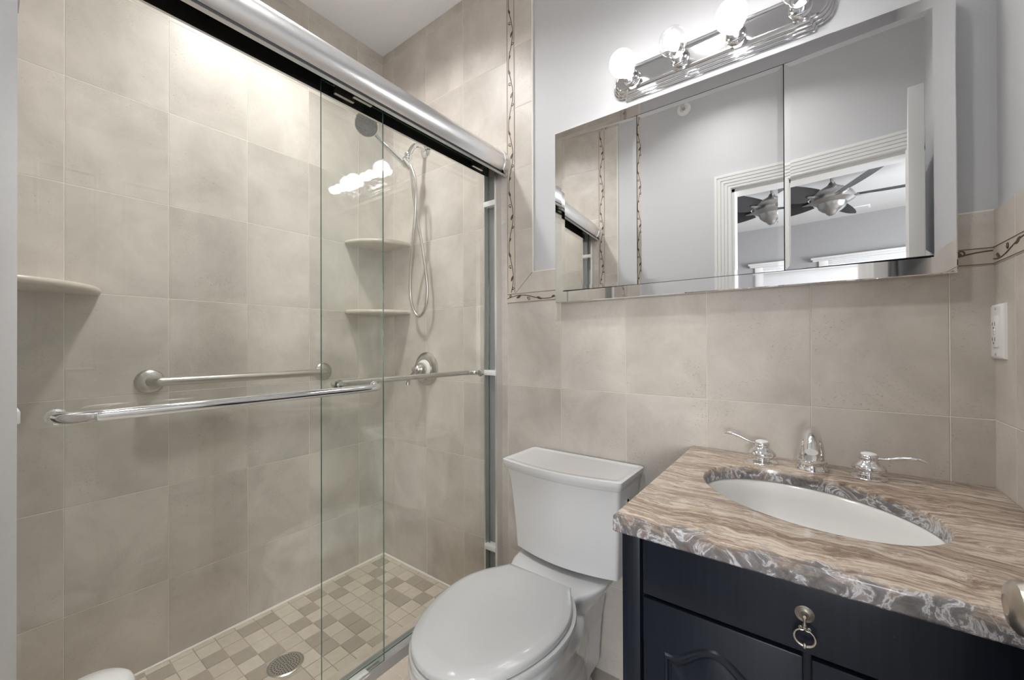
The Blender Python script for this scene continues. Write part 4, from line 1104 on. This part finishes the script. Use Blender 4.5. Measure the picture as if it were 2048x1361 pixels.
# ------------------------------------------------------------------ white canister at the lower left
cn = thing('canister', 'white round-topped canister cut off at the lower left edge of the view', 'canister', (-0.893, 0.103, 0.0))
bm = BM(); lathe(bm, (-0.893, 0.103, 0.0), (0, 0, 1), [(0.052, 0), (0.054, 0.004), (0.0505, 0.590), (0.050, 0.600)], 44); obj('body', bm, 'plastic', cn, sharp=40)
bm = BM(); lathe(bm, (-0.893, 0.103, 0.600), (0, 0, 1), [(0.0520, 0), (0.0525, 0.008), (0.050, 0.014), (0.043, 0.020), (0.027, 0.0245), (0.009, 0.026)], 44); obj('lid', bm, 'plastic', cn, sharp=50)

# ------------------------------------------------------------------ sprinkler seen in the mirror
spk = thing('fire_sprinkler', 'white round fire sprinkler high on the doorway wall, seen in the mirror', 'sprinkler', (-0.61, YE-T, 2.58))
bm = BM(); lathe(bm, (-0.61, YE-T, 2.58), (0, 1, 0), [(0.040, 0), (0.039, 0.004), (0.030, 0.009), (0.020, 0.010), (0.018, 0.006)], 36); obj('escutcheon', bm, 'plastic', spk, sharp=40)
bm = BM(); tube(bm, [(-0.61, YE, 2.58), (-0.61, YE+0.035, 2.58)], 0.009, 14); lathe(bm, (-0.61, YE+0.034, 2.58), (0, 1, 0), [(0.014, 0), (0.014, 0.002)], 18); box(bm, (-0.622, YE+0.02, 2.597), (-0.598, YE+0.045, 2.600)); obj('nozzle', bm, 'steel', spk)

# ------------------------------------------------------------------ bedroom ceiling fan and vent
FX, FY = -0.30, -2.14
fan = thing('ceiling_fan', 'dark-bladed nickel ceiling fan in the bedroom, reflected in the mirror', 'ceiling fan', (FX, FY, ZC))
bm = BM(); lathe(bm, (FX, FY, ZC), (0, 0, -1), [(0.082, 0), (0.080, 0.014), (0.058, 0.034), (0.026, 0.044), (0.014, 0.046)], 36); obj('canopy', bm, 'fan_metal', fan, sharp=40)
bm = BM(); lathe(bm, (FX, FY, ZC-0.04), (0, 0, -1), [(0.013, 0), (0.013, 0.070), (0.030, 0.095), (0.040, 0.100)], 24); obj('downrod', bm, 'fan_metal', fan, sharp=40)
bm = BM(); lathe(bm, (FX, FY, ZC-0.120), (0, 0, -1), [(0.020, -0.03), (0.034, -0.005), (0.060, 0.012), (0.110, 0.040), (0.150, 0.075), (0.168, 0.110), (0.166, 0.138), (0.135, 0.155), (0.112, 0.166), (0.108, 0.180), (0.098, 0.205), (0.072, 0.230), (0.048, 0.244), (0.042, 0.256), (0.024, 0.272), (0.006, 0.276)], 48); obj('motor_housing', bm, 'fan_metal', fan, sharp=40)
zbld = ZC-0.225
for k in range(5):
    a = math.radians(58 + 72*k)
    ud = V(math.cos(a), math.sin(a), 0); vd = V(-math.sin(a), math.cos(a), 0)
    bm = BM(); rings = []
    tilt = math.radians(-22)
    for t in range(13):
        r = 0.19+0.57*t/12; w = 0.060+0.050*math.sin(PI*min(1, 0.15+t/12*0.85))**0.8
        if t == 12: w *= 0.55
        zz = zbld + 0.02*(t/12)**2
        ring = []
        for (sg, th) in ((-1, 0), (-0.6, 0.004), (0.6, 0.004), (1, 0), (0.6, -0.004), (-0.6, -0.004)):
            ring.append(V(FX, FY, zz) + ud*r + vd*(sg*w*math.cos(tilt)) + V(0, 0, sg*w*math.sin(tilt)+th))
        rings.append(ring)
    loft(bm, rings); bl = obj('blade', bm, 'fan_blade', fan, sharp=50)
    bm = BM(); tube(bm, [V(FX, FY, zbld-0.004)+ud*0.14, V(FX, FY, zbld-0.010)+ud*0.19, V(FX, FY, zbld-0.008)+ud*0.25], [0.022, 0.030, 0.012], 12, 0, 4, flat=(0.3, (0, 0, 1)))
    obj('blade_iron', bm, 'fan_metal', bl)
av = thing('air_vent', 'grey ceiling air vent near the far bedroom wall, reflected in the mirror', 'vent', (-0.19, -3.555, ZC))
bm = BM(); box(bm, (-0.28, -3.62, ZC-0.008), (-0.10, -3.49, ZC), 0, 0.002); obj('vent_frame', bm, 'plastic', av)
bm = BM()
for k in range(6):
    yy = -3.605+k*0.0185; box(bm, (-0.262, yy, ZC-0.011), (-0.118, yy+0.009, ZC-0.007))
obj('louvres', bm, 'vent', av)
